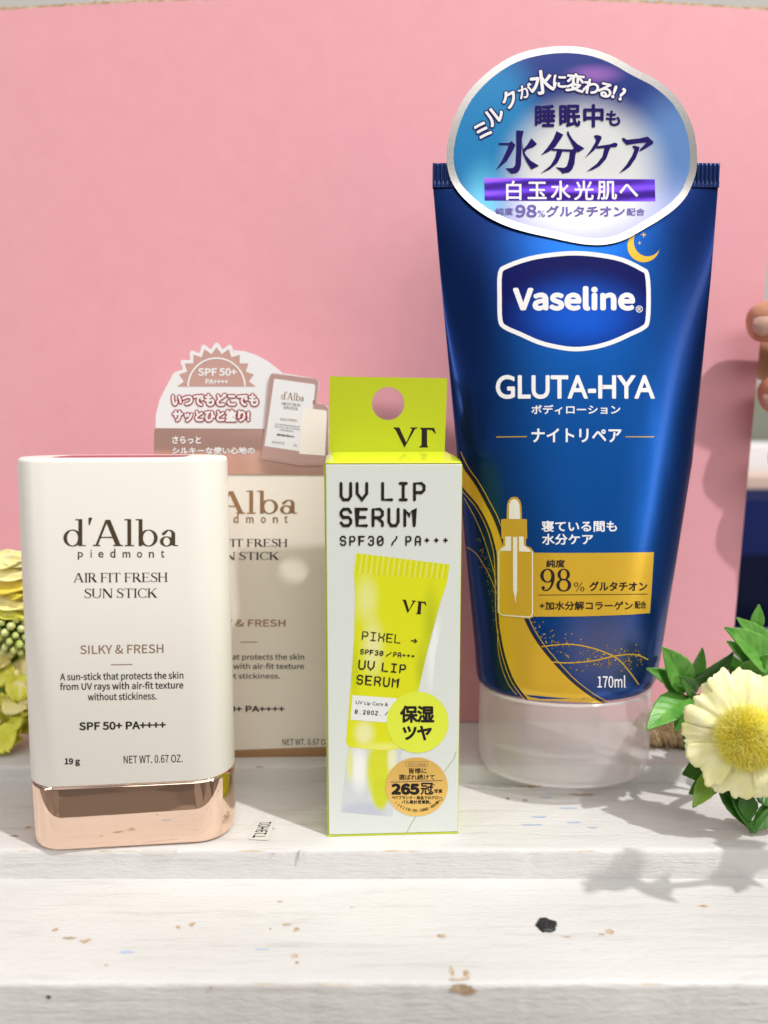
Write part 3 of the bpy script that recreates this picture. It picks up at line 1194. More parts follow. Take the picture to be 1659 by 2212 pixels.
# display tab: real card rising from the front panel, cut to shape
sun = C6(640, 485)
outl = cm(C6, [(118, 1062), (116, 862), (118, 730), (150, 600), (205, 490), (268, 372)])
k6 = 0.45811 / 1.82279
for i in range(0, 62):
    a = R(160 - i * 1.62)
    rr = 352 + 26 * math.cos(R(i * 1.62 + 2) * 20)
    outl.append((sun[0] + rr * k6 * math.cos(a), sun[1] - rr * k6 * math.sin(a)))
outl += cm(C6, [(775, 172), (880, 181), (980, 213), (1080, 268), (1160, 328), (1208, 372), (1300, 384), (1400, 402), (1500, 418), (1522, 445), (1516, 500), (1500, 625), (1560, 636), (1596, 655), (1606, 690), (1600, 1000), (1592, 1062)])
outl = [p for p in outl]
P = onto(carton_face, outl, 0.12)
n = len(P)
mb = MB()
tri = tess(outl)
mb.add(P, [t if True else t for t in tri])
mb.add(P + np.array([0, 0.45, 0]), tri)
mb.add(np.concatenate([P, P + np.array([0, 0.45, 0])]), [(i, (i + 1) % n, n + (i + 1) % n, n + i) for i in range(n)])
mb.build('display_tab', M['white'], carton)
ik = Ink(carton_face, 0.16)
# rose gold: band, sunburst, foot strip
def band_face(x, z):
    t = np.clip((np.asarray(z, float) - 80.9) / 12.3, 0, 1)
    return carton_face(x, z) - 0.55 * np.sin(np.pi * t)


band = cm(C6, [(118, 842), (1060, 848), (1602, 862), (1596, 1242), (100, 1236), (104, 862)])
ik = Ink(band_face, 0.16, (60, 4))
ik.poly(band)
ik.build('foil_band', M['copperfoil'], carton)
ik = Ink(carton_face, 0.16)
rays_ = []
for i in range(21):
    a = R(180 - i * 9)
    rr = 338 if i % 2 == 0 else 282
    rays_.append((sun[0] + rr * k6 * math.cos(a), sun[1] - rr * k6 * math.sin(a)))
ik.poly(rays_)
ik.build('foil_sunburst', M['copperpale'], carton)
ik = Ink(carton_face, 0.10)
ik.poly([(330, 1627), (722, 1612), (722, 1634), (330, 1648)])
ik.build('foil_foot_strip', M['bronze'], carton)
ik = Ink(carton_face, 0.22)
arc0 = [(sun[0] + 244 * k6 * math.cos(R(180 * k / 40)), sun[1] - 244 * k6 * math.sin(R(180 * k / 40))) for k in range(41)]
ik.line(arc0, 3.6, round_=False)
ct(ik, C6, 'SPF 50+', 482, 815, 326, 394, font='cjk', bold=.9)
ct(ik, C6, 'PA++++', 545, 740, 420, 465, font='cjk', bold=.6)
ik.build('white_sun_text', M['whiteink'], carton)
ik = Ink(carton_face, 0.22)
ct(ik, C6, 'いつでもどこでも', 256, 1000, 545, 652, bold=1.4, mi=1, outline=2.6, omi=0)
ct(ik, C6, 'サッとひと塗り!', 262, 925, 682, 788, bold=1.4, mi=1, outline=2.6, omi=0)
ik.build('slogan', [M['redink'], M['whiteink']], carton)
ik = Ink(band_face, 0.20)
ct(ik, C6, 'さらっと', 260, 508, 912, 975, bold=.6, mi=1, outline=.7, omi=0)
ct(ik, C6, 'シルキーな使い心地の', 260, 968, 1004, 1066, bold=.6, mi=1, outline=.7, omi=0)
ik.build('band_text', [M['brown'], M['whiteink']], carton)
# printed picture of the stick
ik = Ink(carton_face, 0.74)
ik.poly(cm(C6, [(1098, 400), (1118, 372), (1500, 420), (1520, 445), (1498, 630), (1568, 640), (1602, 675), (1596, 1000), (1560, 1160), (1355, 1160), (1030, 1105)]), 0)
ik.k += 3
ik.poly(cm(C6, [(1138, 418), (1478, 466), (1490, 482), (1445, 900), (1355, 1040), (1055, 995)]), 1, .03)
ik.poly(cm(C6, [(1058, 998), (1352, 1042), (1350, 1140), (1040, 1095)]), 2, .04)
ik.poly(cm(C6, [(1400, 668), (1580, 690), (1590, 705), (1572, 1078), (1352, 1062), (1380, 700)]), 3, .06)
ik.poly(cm(C6, [(1362, 1068), (1572, 1082), (1566, 1146), (1362, 1146)]), 2, .06)
ik.poly(cm(C6, [(1470, 600), (1492, 605), (1486, 632), (1466, 640)]), 4, .06)
ik.build('stick_picture', [M['copperpink'], M['white'], M['copperpink'], M['card'], M['copperfoil']], carton)
ik = Ink(carton_face, 0.83)
cs(ik, C6, "d'Alba", 1195, 1392, 528, 592, mi=1, rot=6, cap=720)
cs(ik, C6, 'AIR FIT FRESH', 1200, 1362, 618, 640, rot=6)
cs(ik, C6, 'SUN STICK', 1216, 1340, 652, 676, rot=6)
ct(ik, C6, 'SILKY & FRESH', 1188, 1335, 752, 774, font='cjk', mi=1, rot=6)
ct(ik, C6, 'A sun stick that protects the skin', 1142, 1358, 796, 816, font='cjk', rot=7)
ct(ik, C6, 'from UV rays with air-fit texture', 1142, 1356, 818, 838, font='cjk', rot=7)
ct(ik, C6, 'without stickiness.', 1186, 1304, 845, 862, font='cjk', rot=7)
ct(ik, C6, 'SPF 50+ PA++++', 1160, 1312, 888, 906, font='cjk', bold=.3, rot=7)
ct(ik, C6, 'NET WT 0.67 OZ', 1120, 1225, 952, 970, font='cjk', rot=6)
ct(ik, C6, '19 g', 1302, 1332, 978, 1000, font='cjk', rot=6)
ik.build('picture_text', [M['ink'], M['bronze']], carton)
ik = Ink(carton_face, 0.08)
x0 = 524
yy = lambda v: C5(0, v)[1]
xx = lambda v: C5(v, 0)[0]
ik.serif("d'Alba", 2 * x0 - xx(492), xx(492), yy(224), yy(378), 0, spc=36, cap=720)
for ch, dx in zip('piedmont', (-86, -62, -40, -14, 16, 45, 71, 94)):
    hgt = {'p': 17, 'i': 17, 'd': 19, 't': 16}.get(ch, 12.5)
    wid = {'i': 3, 'm': 16, 't': 7}.get(ch, 11)
    yb = yy(440) + (5 if ch == 'p' else 0)
    ik.text(ch, x0 + dx - wid / 2, x0 + dx + wid / 2, yb - hgt, yb, None, .3)
ik.build('bronze_logo', M['bronze'], carton)
ik = Ink(carton_face, 0.08)
ik.text('SILKY & FRESH', 2 * x0 - xx(415), xx(415), yy(1088), yy(1136), font='cjk', bold=.35)
ik.line([(519, yy(1240)), (556, yy(1239))], 1.7, round_=False)
ik.build('bronze_text', M['bronze'], carton)
ik = Ink(carton_face, 0.08)
ik.serif('AIR FIT FRESH', 2 * x0 - xx(428) + 2, xx(428), yy(548), yy(600))
ik.serif('SUN STICK', 447, xx(372), yy(636), yy(688))
ik.text('A sun-stick that protects the skin', 392, xx(540), yy(1318), yy(1368), font='cjk', bold=.15)
ik.text('from UV rays with air-fit texture', 392, xx(540), yy(1380), yy(1430), font='cjk', bold=.15)
ik.text('without stickiness.', 442, xx(380), yy(1448), yy(1484), font='cjk', bold=.15)
ik.text('SPF 50+ PA++++', 432, xx(410), yy(1666), yy(1708), font='cjk', bold=.7)
ik.text('NET WT. 0.67 OZ.', xx(396), 714, yy(1888), yy(1930), font='cjk', bold=.1)
ik.build('printed_text', M['ink'], carton)

# ------------------------------------------------------------------ lip serum box
BA = 0.047
BX, BY = -13.1, 167.6
BW, BDP, BH = 30.4, 14.5, 86.0
lipbox = thing('lip_serum_box', 'pearl white and lime hanging box for a lip serum standing at the centre', 'cosmetic box', (2, 176, 0))


def box_xf(x, y, z):
    return (BX + x - y * BA, BY + y + x * BA, z)


def box_face(x, z):
    return BY + (x - BX) * BA


mb = MB()
mb.box((0, 0.3, 0.02), (BW, BDP, BH - .1), 0, box_xf)
# bottom lip of the lime card showing under the front panel
mb.box((-.15, -.18, 0.0), (BW + .1, 0.29, .35), 0, box_xf)
mb.build('carton_body', M['lime'], lipbox, bevel=0.25)
mb = MB()
mb.box((.42, -.12, .45), (BW - .22, 0.28, BH - .15), 0, box_xf)
mb.build('front_panel', M['pearl'], lipbox, bevel=0.16)
# lid rising to the back, with a soft bulge
mb = MB()
rows = []
for j in range(11):
    t = j / 10
    rows.append([box_xf(.3 + (BW - .6) * i / 16, -.05 + (BDP - .35) * t, BH - .05 + 1.95 * t + .35 * math.sin(math.pi * t) * (1 - .5 * abs(2 * i / 16 - 1)) - (.9 if i in (0, 16) else 0) * t) for i in range(17)])
mb.grid(rows, False, 0, True)
mb.build('lid', M['limelid'], lipbox, solid=-0.3)


def tab_face(x, z):
    return BY + BDP - .35 + (x - BX) * BA - (z - BH) * 0.035


C3 = crop(1200, 1430, 0.43860)
tabo = cm(C3, [(218, 800), (222, 118), (640, 126), (1280, 134), (1256, 790)])
hole = C3(748, 362)
hr = 146 * .43860 / 1.82279
inn = [(hole[0] + hr * math.cos(R(a)), hole[1] + hr * math.sin(R(a)) * 1.02) for a in range(0, 360, 9)]
t2 = [tuple(t) for t in tessellate_polygon([[Vector((*p, 0)) for p in tabo], [Vector((*p, 0)) for p in inn]])]
allp = tabo + inn
P = onto(tab_face, allp, 0)
n = len(P)
th = 0.55
mb = MB()
mb.add(P, t2)
mb.add(P + np.array([0, th, 0]), t2)
m0 = len(tabo)
sidev = np.concatenate([P, P + np.array([0, th, 0])])
mb.add(sidev, [(i, (i + 1) % m0, n + (i + 1) % m0, n + i) for i in range(m0)], 1)
mi_ = len(inn)
mb.add(sidev, [(m0 + i, m0 + (i + 1) % mi_, n + m0 + (i + 1) % mi_, n + m0 + i) for i in range(mi_)], 1)
mb.build('hang_tab', [M['lime'], M['pearl']], lipbox)

VP = [(797, 577), (850, 577), (868, 620), (912, 712), (965, 590), (945, 583), (945, 577), (1012, 577), (1012, 583), (990, 592), (897, 755), (893, 755), (815, 598), (797, 585)]
TP = [(1038, 580), (1160, 580), (1178, 630), (1172, 632), (1140, 600), (1098, 597), (1098, 730), (1105, 750), (1105, 757), (1030, 757), (1030, 750), (1048, 735), (1050, 600), (1038, 588)]
ik = Ink(tab_face, 0.04)
ik.poly(cm(C3, VP)).poly(cm(C3, TP))
ik.build('tab_logo', M['ink'], lipbox)
C4 = crop(1240, 2300, 0.47483)
# printed picture of the lip tube: clear cap, lip stick, yellow tube, milky label
def bx_(x, y):
    p = at(*C4(x, y), 168.3)
    return p.x - 2, p.y - 176, p.z


def soft(m, base, spots):
    layered(m, base, [(blob(m, *bx_(x, y), sx, 60, sz, lo, hi), c) for x, y, sx, sz, lo, hi, c in spots])
    return m


ytube = soft(mat('soft_yellow_print', (.7, .7, .02), 0.32), (0.71, 0.74, 0.012), [
    (960, 330, 3.0, 13, 0, 1, (0.50, 0.56, 0.012)), (890, 700, 2.6, 9, 0, 1, (0.50, 0.56, 0.012)),
    (480, 520, 3.4, 9.5, 0, .9, (0.80, 0.80, 0.34)), (430, 120, 3.6, 8, 0, .9, (0.78, 0.80, 0.26)), (410, 1230, 3.2, 4.2, 0, .8, (0.82, 0.82, 0.40)),
    (330, 700, 1.6, 10, 0, .9, (0.58, 0.62, 0.012)), (560, 1345, 9, 1.5, 0, .8, (0.80, 0.82, 0.16))])
gcap = soft(mat('soft_clear_cap_print', (.66, .69, .69), 0.32), (0.62, 0.655, 0.67), [
    (400, 1880, 9, 4.0, .2, .7, (0.52, 0.55, 0.64)), (370, 1520, 3, 8, 0, .8, (0.86, 0.88, 0.84)), (290, 1480, 1.2, 6, 0, .8, (0.74, 0.78, 0.30)),
    (540, 1540, 4.4, 11, .12, .50, (0.66, 0.70, 0.03)), (545, 1730, 2.7, 5.6, .10, .5, (0.60, 0.66, 0.02)), (640, 1450, 1.6, 6, 0, .8, (0.80, 0.82, 0.52))])
glow = soft(mat('soft_pearl_print', (.7, .74, .70), 0.30), (0.70, 0.745, 0.70), [(985, 520, 2.2, 16, 0, .8, (0.84, 0.87, 0.85)), (800, 1500, 3, 9, 0, .8, (0.60, 0.65, 0.58))])
ik = Ink(box_face, 0.135)
ik.poly(cm(C4, [(1000, 330), (1080, 60), (1110, 100), (1000, 560), (960, 1000), (830, 1000), (870, 800)]), 5)
ik.poly(cm(C4, [(275, 1340), (215, 1890), (640, 1925), (725, 1370)]), 4)
crimpL = [(C3(463, 1704)), (C3(1300, 1806)), (C3(1280, 1945))]
body = crimpL + cm(C4, [(1090, 0), (1040, 150), (985, 350), (930, 560), (862, 860), (790, 1110), (735, 1330), (715, 1362), (600, 1378), (440, 1368), (310, 1352), (275, 1340), (258, 1300), (275, 1120), (300, 800), (326, 440), (334, 100)]) + [C3(443, 1885)]
ik.poly(body, 0, .02)
for k in range(34):
    t = k / 34
    a = (C3(463, 1704)[0] + t * (C3(1300, 1806)[0] - C3(463, 1704)[0]), C3(463, 1704)[1] + t * (C3(1300, 1806)[1] - C3(463, 1704)[1]))
    b = (C3(443, 1885)[0] + t * (C3(1280, 1940)[0] - C3(443, 1885)[0]), C3(443, 1885)[1] + t * (C3(1280, 1940)[1] - C3(443, 1885)[1]))
    ik.line([a, b], 1.5, 1 if k % 2 else 2, round_=False, dl=.03)
ik.poly(cm(C4, [(312, 918), (680, 944), (640, 1150), (296, 1122)]), 3, .04)
for st in ([(760, 2060), (800, 1985), (850, 1900)], [(1075, 1552), (1120, 1490), (1150, 1450), (1170, 1390)]):
    ik.line(cm(C4, st), 1.6, 7, dl=.03)
ik.build('tube_picture', [ytube, M['yellowdeep'], M['yellowpale'], M['whitishprint'], gcap, glow, M['greyblue'], M['olive']], lipbox)
ik = Ink(box_face, 0.20)
ik.disc(*C4(850, 1143), 257 * .47483 / 1.82279, 254 * .47483 / 1.82279, 0, 64)
ik.build('lime_disc', M['limedisc'], lipbox)
ik = Ink(box_face, 0.20)
ik.disc(*C4(843, 1678), 258 * .47483 / 1.82279, 243 * .47483 / 1.82279, 0, 64)
ik.build('gold_disc', M['goldfoil'], lipbox)
ik = Ink(box_face, 0.225)
for ch, x0, x1 in (('U', 313, 426), ('V', 457, 570), ('L', 686, 794), ('I', 840, 928), ('P', 972, 1084)):
    a, b = C3(x0, 1065), C3(x1, 1238)
    ik.pixel(ch, a[0], b[0], a[1], b[1], 6.4)
for ch, x0, x1 in (('S', 313, 427), ('E', 457, 568), ('R', 600, 711), ('U', 742, 852), ('M', 885, 996)):
    a, b = C3(x0, 1296), C3(x1, 1470)
    ik.pixel(ch, a[0], b[0], a[1], b[1], 6.4)
for ch, x0, x1 in (('S', 315, 374), ('P', 400, 456), ('F', 483, 541), ('3', 566, 624), ('0', 648, 708), ('/', 776, 834), ('P', 903, 958), ('A', 988, 1043)):
    a, b = C3(x0, 1548), C3(x1, 1638)
    ik.pixel(ch, a[0], b[0], a[1], b[1], 3.4)
for x in (1096, 1180, 1263):
    a, b = C3(x - 22, 1566), C3(x + 22, 1610)
    ik.pixel('+', a[0], b[0], a[1], b[1], 3.4)
# lettering on the pictured tube
v0 = np.array(VP, float)
t0 = np.array(TP, float)
for q in (v0, t0):
    s = (q - np.array([797, 577])) * np.array([.525, .60]) + np.array([727, 126])
    s = rot2(s, 5, np.array([727, 126]))
    ik.poly([C4(*p) for p in s])


def cp(s, x0, x1, y0, y1, w, rot, duty=.76):
    a, b = C4(x0, y0), C4(x1, y1)
    ik.pixels(s, a[0], b[0], a[1], b[1], w, 0, rot, duty)


cp('PIXEL', 388, 710, 386, 460, 2.3, 5.5)
cp('>', 792, 845, 432, 500, 2.3, 5.5, 1)
cp('SPF30', 374, 566, 534, 578, 2.0, 5)
cp('/', 588, 632, 556, 600, 2.0, 5, 1)
cp('PA+++', 648, 826, 558, 602, 2.0, 5)
cp('UV', 357, 492, 622, 704, 3.1, 5.5, .8)
cp('LIP', 552, 752, 645, 722, 3.1, 5.5, .74)
cp('SERUM', 342, 692, 746, 828, 3.1, 5)
cp('0.28OZ.', 330, 556, 1036, 1072, 1.5, 4, .7)
cp('/', 580, 604, 1050, 1088, 1.5, 4, 1)
a, b = C4(338, 962), C4(606, 1000)
ik.text('UV Lip Care &', a[0], b[0], a[1], b[1], rot=4)
# lime disc: two lines, gold disc: award text
for ch, x, y in (('保', 780, 1075), ('湿', 918, 1075), ('ツ', 785, 1232), ('ヤ', 908, 1232)):
    ik.char(ch, *C4(x, y), 128 * .26 if ch in '保湿' else 118 * .26, bold=1.5)
C4b = crop(1500, 2950, 0.18083)
ct(ik, C4b, '皆様に', 605, 995, 398, 520, mi=0, bold=.25)
ct(ik, C4b, '選ばれ続けて', 388, 1172, 540, 660, bold=.25)
ik.line([C4b(212, 708), C4b(1338, 672)], 2.0, 1, round_=False)
ct(ik, C4b, '265', 226, 838, 735, 985, font='cjk', bold=2.2)
ik.char('冠', *C4b(1000, 852), 25, bold=.7)
ct(ik, C4b, '*', 1135, 1180, 742, 790)
ct(ik, C4b, '受賞', 1158, 1335, 858, 945, bold=.2)
ct(ik, C4b, '*VTブランド・商品でのグロー', 240, 1330, 1005, 1085, bold=.25)
ct(ik, C4b, 'バル累計受賞数。', 450, 1090, 1100, 1182, bold=.25)
for i, ch in enumerate('(2025年1月31日時点、自社調べ)'):
    t = i / 16
    x = 330 + 890 * t
    y = 1155 + 175 * math.sin(math.pi * t) ** .8
    ik.char(ch, *C4b(x, y), 6.4, rot=-38 * math.cos(math.pi * t), bold=.12)
ct(ik, C4b, 'CICA × HYALON', 590, 972, 300, 342, font='cjk', bold=.15, mi=1)
pill = [(560, 268), (1000, 262), (1024, 290), (1022, 340), (998, 364), (565, 368), (540, 345), (538, 295), (560, 268)]
ik.line(cm(C4b, pill), .9, 1, round_=False)
ik.build('printed_text', [M['ink'], M['brown']], lipbox)

# ------------------------------------------------------------------ lotion tube
TZ = [27.0, 28.0, 29.5, 32, 36.5, 59, 85, 108, 130, 152]
TA = [21.4, 22.6, 23.2, 23.6, 24.1, 26.8, 29.7, 31.6, 33.3, 34.7]
TX = [47.4, 47.4, 47.5, 47.6, 47.8, 48.1, 48.4, 47.9, 47.3, 46.6]
TY = 195.0


def t_a(z):
    return np.interp(z, TZ, TA)


def t_x(z):
    return np.interp(z, TZ, TX)


def t_b(z):
    s = np.clip((np.asarray(z, float) - 27) / 125, 0, 1)
    return (0.7 + 14.2 * (1 - s) ** 0.86) * np.interp(z, [27, 28, 29.5, 32], [.90, .95, .98, 1])


def t_q(z):
    s = np.clip((np.asarray(z, float) - 27) / 125, 0, 1)
    return .5 + .45 * s ** 1.5


def tube_face(x, z):
    u = np.clip(1 - ((x - t_x(z)) / t_a(z)) ** 2, 0, None)
    return np.where(u > 0, TY - t_b(z) * u ** t_q(z), TY + 40.0)


tube = thing('lotion_tube', 'tall blue squeeze tube of body lotion standing on its clear cap at the right', 'lotion tube', (47.5, TY, ZS))
mb = MB()
rows = []
zs = [27, 27.4, 28, 28.8, 29.5, 30.5, 32, 34] + list(np.linspace(36.5, 150, 70)) + [151.2, 152]
N = 120
for z in zs:
    a, b, q, xc = float(t_a(z)), float(t_b(z)), float(t_q(z)), float(t_x(z))
    row = []
    for k in range(N):
        ph = 2 * math.pi * k / N
        c, s = math.cos(ph), math.sin(ph)
        row.append((xc + a * c, TY + b * math.copysign(abs(s) ** (2 * q), s), z))
    rows.append(row)
mb.grid(rows, True, 0, True)
mb.add(rows[0], [tuple(range(N))[::-1]])
tubemat = mat('blue_metallic_film', (0.010, 0.10, 0.42), 0.27, 0.82, **{'Coat Weight': 0.12, 'Coat Roughness': 0.10})
# sheen painted in as lighter middle, darker navy sides; printed violet haze lower right


# object space origin = the tube's base (47.5, TY, ZS)
layered(tubemat, (0.005, 0.032, 0.18), [
    (blob(tubemat, 2, -14, 95, 30, 60, 100, 0.0, .8), (0.012, 0.19, 0.80)),
    (blob(tubemat, 6, -14, 36, 17, 20, 17, 0.1, .9), (0.18, 0.22, 0.52))])
bump(tubemat, noise_node(tubemat, 42, 2, stretch=(1, 1, .45)).outputs['Fac'], 0.35, 0.0012)
mb.build('tube_body', tubemat, tube)
mb = MB()
rows = []
xs = np.linspace(11.8, 81.3, 279)
for k, z in enumerate((151.6, 152.4, 153.2, 156.6, 157.2)):
    rib = [0, .2, 1, 1, .3][k]
    fr, bk = [], []
    for i, x in enumerate(xs):
        w = (.28 if i % 4 < 2 else -.12) * rib
        fr.append((x, TY - .62 - w, z + (0.10 * noise.noise(Vector((x * .8, 3, 3))) if k == 4 else 0)))
        bk.append((x, TY + .62 + w, z))
    rows.append(fr + bk[::-1])
mb.grid(rows, True, 0, False)
mb.add(rows[-1], [tuple(range(len(rows[-1])))])
mb.build('crimped_seal', M['crimp'], tube)

# clear flip-top cap
mb = MB()
rows = []
for a, b, z in ((19.2, 12.6, ZS + .02), (20.4, 13.8, ZS + .35), (21.3, 14.7, ZS + 1.1), (21.9, 15.3, ZS + 2.3), (22.15, 15.6, ZS + 4), (22.3, 15.7, ZS + 8.3), (22.3, 15.7, 26.2), (22.1, 15.5, 26.7), (21.5, 14.9, 26.9)):
    rows.append([(47.4 + a * math.cos(2 * math.pi * k / 96), TY + b * math.sin(2 * math.pi * k / 96), z) for k in range(96)])
mb.grid(rows, True, 0, True)
mb.add(rows[0], [tuple(range(96))[::-1]])
cap_o = mb.build('flip_cap', M['clear'], tube)
mb = MB()
for zz, aa, bb in ((13.0, 21.9, 15.3), (26.0, 21.6, 15.0)):
    r0 = [[(47.4 + aa * k_ * math.cos(2 * math.pi * k / 72), TY + bb * k_ * math.sin(2 * math.pi * k / 72), zz + (.25 if k_ > .9 else 0)) for k in range(72)] for k_ in (1, .96, .5, .02)]
    mb.grid(r0, True, 0, True)
ringm = MB()
ringm.tube([(47.4 + 22.05 * math.cos(2 * math.pi * k / 72), TY + 15.45 * math.sin(2 * math.pi * k / 72), 26.75) for k in range(73)], .42, 8, caps=False)
ringm.tube([(47.4 + 20.3 * math.cos(2 * math.pi * k / 72), TY + 13.7 * math.sin(2 * math.pi * k / 72), ZS + .45) for k in range(73)], .38, 8, caps=False)
ringm.build('cap_rim', M['cleardisc'], cap_o)
# inner neck and hinge pocket
for cx, cy, a, b, z0, z1 in ((47.4, TY + 1, 9.5, 8.5, 13.0, 25.8), (53.5, TY - 6, 6.5, 4.0, 13.0, 19.5), (47.4, TY, 17, 11.5, 5.4, 12.6)):
    r0 = [[(cx + a * math.cos(2 * math.pi * k / 48), cy + b * math.sin(2 * math.pi * k / 48), z) for k in range(48)] for z in (z0, (z0 + z1) / 2, z1)]
    mb.grid(r0, True, 0, True)
mb.build('inner_cap', M['cleardisc'], cap_o)

C2 = crop(1650, 130, 0.72333)
CT = crop(1750, 1400, 0.81405)
CB = crop(1850, 1900, 0.48222)
FN = (11, 28)
# logo shield
shield = closed([(430, 1300), (478, 1258), (600, 1216), (720, 1196), (850, 1187), (985, 1198), (1110, 1224), (1215, 1274), (1252, 1310), (1261, 1440), (1255, 1570), (1230, 1612), (1150, 1652), (1050, 1696), (950, 1723), (850, 1733), (755, 1722), (650, 1696), (550, 1652), (458, 1610), (430, 1565), (426, 1440)], 3)
ik = Ink(tube_face, 0.075, FN)
ik.band([C2(*p) for p in shield], [C2(*p) for p in inset(shield, 24)])
ik.build('logo_border', M['whiteink'], tube)
shieldmat = mat('royal_blue_print', (0.005, 0.02, 0.30), 0.35, 0.0, spec=0.12)
layered(shieldmat, (0.001, 0.004, 0.10), [(blob(shieldmat, 0, -8, 120.5 - ZS, 23, 40, 14, 0.08, .9), (0.004, 0.095, 0.62))])
ik = Ink(tube_face, 0.05, FN)
ik.poly([C2(*p) for p in inset(shield, 22)])
ik.build('logo_field', shieldmat, tube)
ik = Ink(tube_face, 0.10, FN)
ct(ik, C2, 'Vaseline', 510, 1175, 1378, 1512, font='cjk', bold=3.0)
a, b = C2(1179, 1484), C2(1217, 1522)
ik.text('®', a[0], b[0], a[1], b[1], bold=.2)
ik.build('brand_text', M['whiteink'], tube)
ik = Ink(tube_face, 0.10, FN)
ct(ik, CT, 'GLUTA-HYA', 248, 1017, 94, 210, font=None, bold=1.35)
ct(ik, CT, 'ボディローション', 420, 850, 238, 284, bold=.5)
ct(ik, CT, 'ナイトリペア', 420, 856, 352, 420, bold=.8)
ct(ik, CB, '寝ている間も', 585, 1200, 310, 402, bold=.6)
ct(ik, CB, '水分ケア', 588, 1006, 418, 508, bold=.6)
ct(ik, CT, '170ml', 740, 876, 1546, 1606, font='cjk', bold=.3)
ik.build('product_text', M['whiteink'], tube)
# gold: moon, dashes, ribbon, banner, dropper backing, threads, dots
ik = Ink(tube_face, 0.05, FN)
cx, cy = 1222, 1160
mo = [(cx + 88 * math.cos(R(a)), cy + 88 * math.sin(R(a))) for a in range(15, 262, 8)]
mi2 = [(cx + 22 + 76 * math.cos(R(a)), cy - 24 + 80 * math.sin(R(a))) for a in range(255, 25, -8)]
ik.poly([C2(*p) for p in mo + mi2])
for sx, sy, sr in ((1222, 1098, 18), (1200, 1143, 12)):
    ik.poly([C2(sx + (sr if k % 2 == 0 else sr * .28) * math.cos(R(45 * k)), sy + (sr if k % 2 == 0 else sr * .28) * math.sin(R(45 * k))) for k in range(8)])
ik.build('moon_emblem', M['gold'], tube)
ik = Ink(tube_face, 0.05, FN)
ik.line([CT(250, 394), CT(398, 392)], 2.0, 0, False)
ik.build('gold_dash', M['gold'], tube)
ik = Ink(tube_face, 0.05, FN)
ik.line([CT(876, 393), CT(1014, 393)], 2.0, 0, False)
ik.build('gold_dash', M['gold'], tube)
ik = Ink(tube_face, 0.05, FN)
right_edge = [(60, 470), (95, 545), (150, 622), (205, 722), (245, 802), (285, 920), (330, 1120), (392, 1280), (440, 1370), (500, 1450), (600, 1560), (700, 1640), (775, 1682)]
left_edge = [(60, 590), (95, 645), (160, 722), (210, 812), (240, 900), (256, 1000), (262, 1250), (276, 1370), (302, 1480), (342, 1580), (405, 1664)]
RE = catmull(cm(CT, right_edge), 5)
LE = catmull(cm(CT, left_edge), 5)
m = min(len(RE), len(LE))
rb = [RE[int(i * (len(RE) - 1) / 49)] for i in range(50)]
lb = [LE[int(i * (len(LE) - 1) / 49)] for i in range(50)]
ik.put(np.array(rb + lb), [(i, i + 1, 50 + i + 1, 50 + i) for i in range(49)])
off = lambda c, d: [(p[0] + d, p[1] - d * .35) for p in c]
ik.line(off(rb, 8.0), 1.7, 0, False)
ik.line(off(lb, -6.0), 1.5, 0, False)
for st, w in (([(95, 690), (150, 790), (195, 900), (240, 1050), (256, 1150)], 1.3), ([(105, 925), (150, 955), (200, 1030), (245, 1130), (258, 1200)], 1.2),
              ([(262, 1290), (258, 1400), (275, 1500), (310, 1590), (350, 1640)], 1.2),
              ([(465, 1408), (600, 1396), (720, 1416), (830, 1462), (895, 1530), (940, 1592)], 2.6), ([(522, 1482), (600, 1486), (720, 1476), (830, 1452), (920, 1446), (985, 1470)], 2.6)):
    ik.line(catmull(cm(CT, st), 6), w, 0, False, dl=.02)
rnd = random.Random(11)
for k in range(185):
    t = rnd.random()
    x = 415 + 540 * t
    mid = 1335 + 120 * t + 60 * math.sin(t * 3)
    y = mid + rnd.gauss(0, 42 * (1 - .35 * t))
    xr = np.interp(y, [p[1] for p in right_edge[6:]], [p[0] for p in right_edge[6:]]) + 24
    if x < xr or y > 1545 or y < 1285:
        continue
    r_ = rnd.uniform(1.0, 1.9)
    ik.disc(*CT(x, y), r_, r_, 1 if k % 3 else 0, 6, .02)
for k in range(60):
    t = rnd.random()
    x, y = 170 + 80 * t + rnd.gauss(0, 10), 880 + 340 * t + rnd.gauss(0, 40)
    if x < 250:
        ik.disc(*CT(x, y), 1.0, 1.0, 1, 6, .02)
ik.build('gold_ribbon', [M['gold'], M['golddark']], tube)
ik = Ink(tube_face, 0.05, FN)
banner = [(500, 572), (700, 574), (900, 574), (1100, 573), (1300, 571), (1502, 568), (1487, 820), (1470, 1065), (1300, 1078), (1100, 1086), (900, 1092), (700, 1094), (500, 1094)]
ik.poly(cm(CB, banner), 0, .045)
drop = [(255, 300), (300, 296), (303, 190), (312, 150), (335, 122), (362, 115), (390, 122), (412, 150), (421, 190), (424, 296), (465, 300), (468, 455), (457, 460), (458, 515), (500, 532), (524, 570), (526, 1070), (514, 1098), (490, 1110), (255, 1090), (225, 1060), (221, 560), (240, 530), (272, 508), (272, 460), (258, 455)]
ik.poly(cm(CB, drop), 0, .06)
ik.build('gold_banner', M['gold'], tube)
ik = Ink(tube_face, 0.072, FN)
ik.line(rb, 2.6, 0, False)
ik.line(off(rb, 4.6), 1.3, 0, False)
ik.line(off(lb, -2.6), 2.4, 0, False)
ik.build('ribbon_outline', M['ink'], tube)
ik = Ink(tube_face, 0.135, FN)
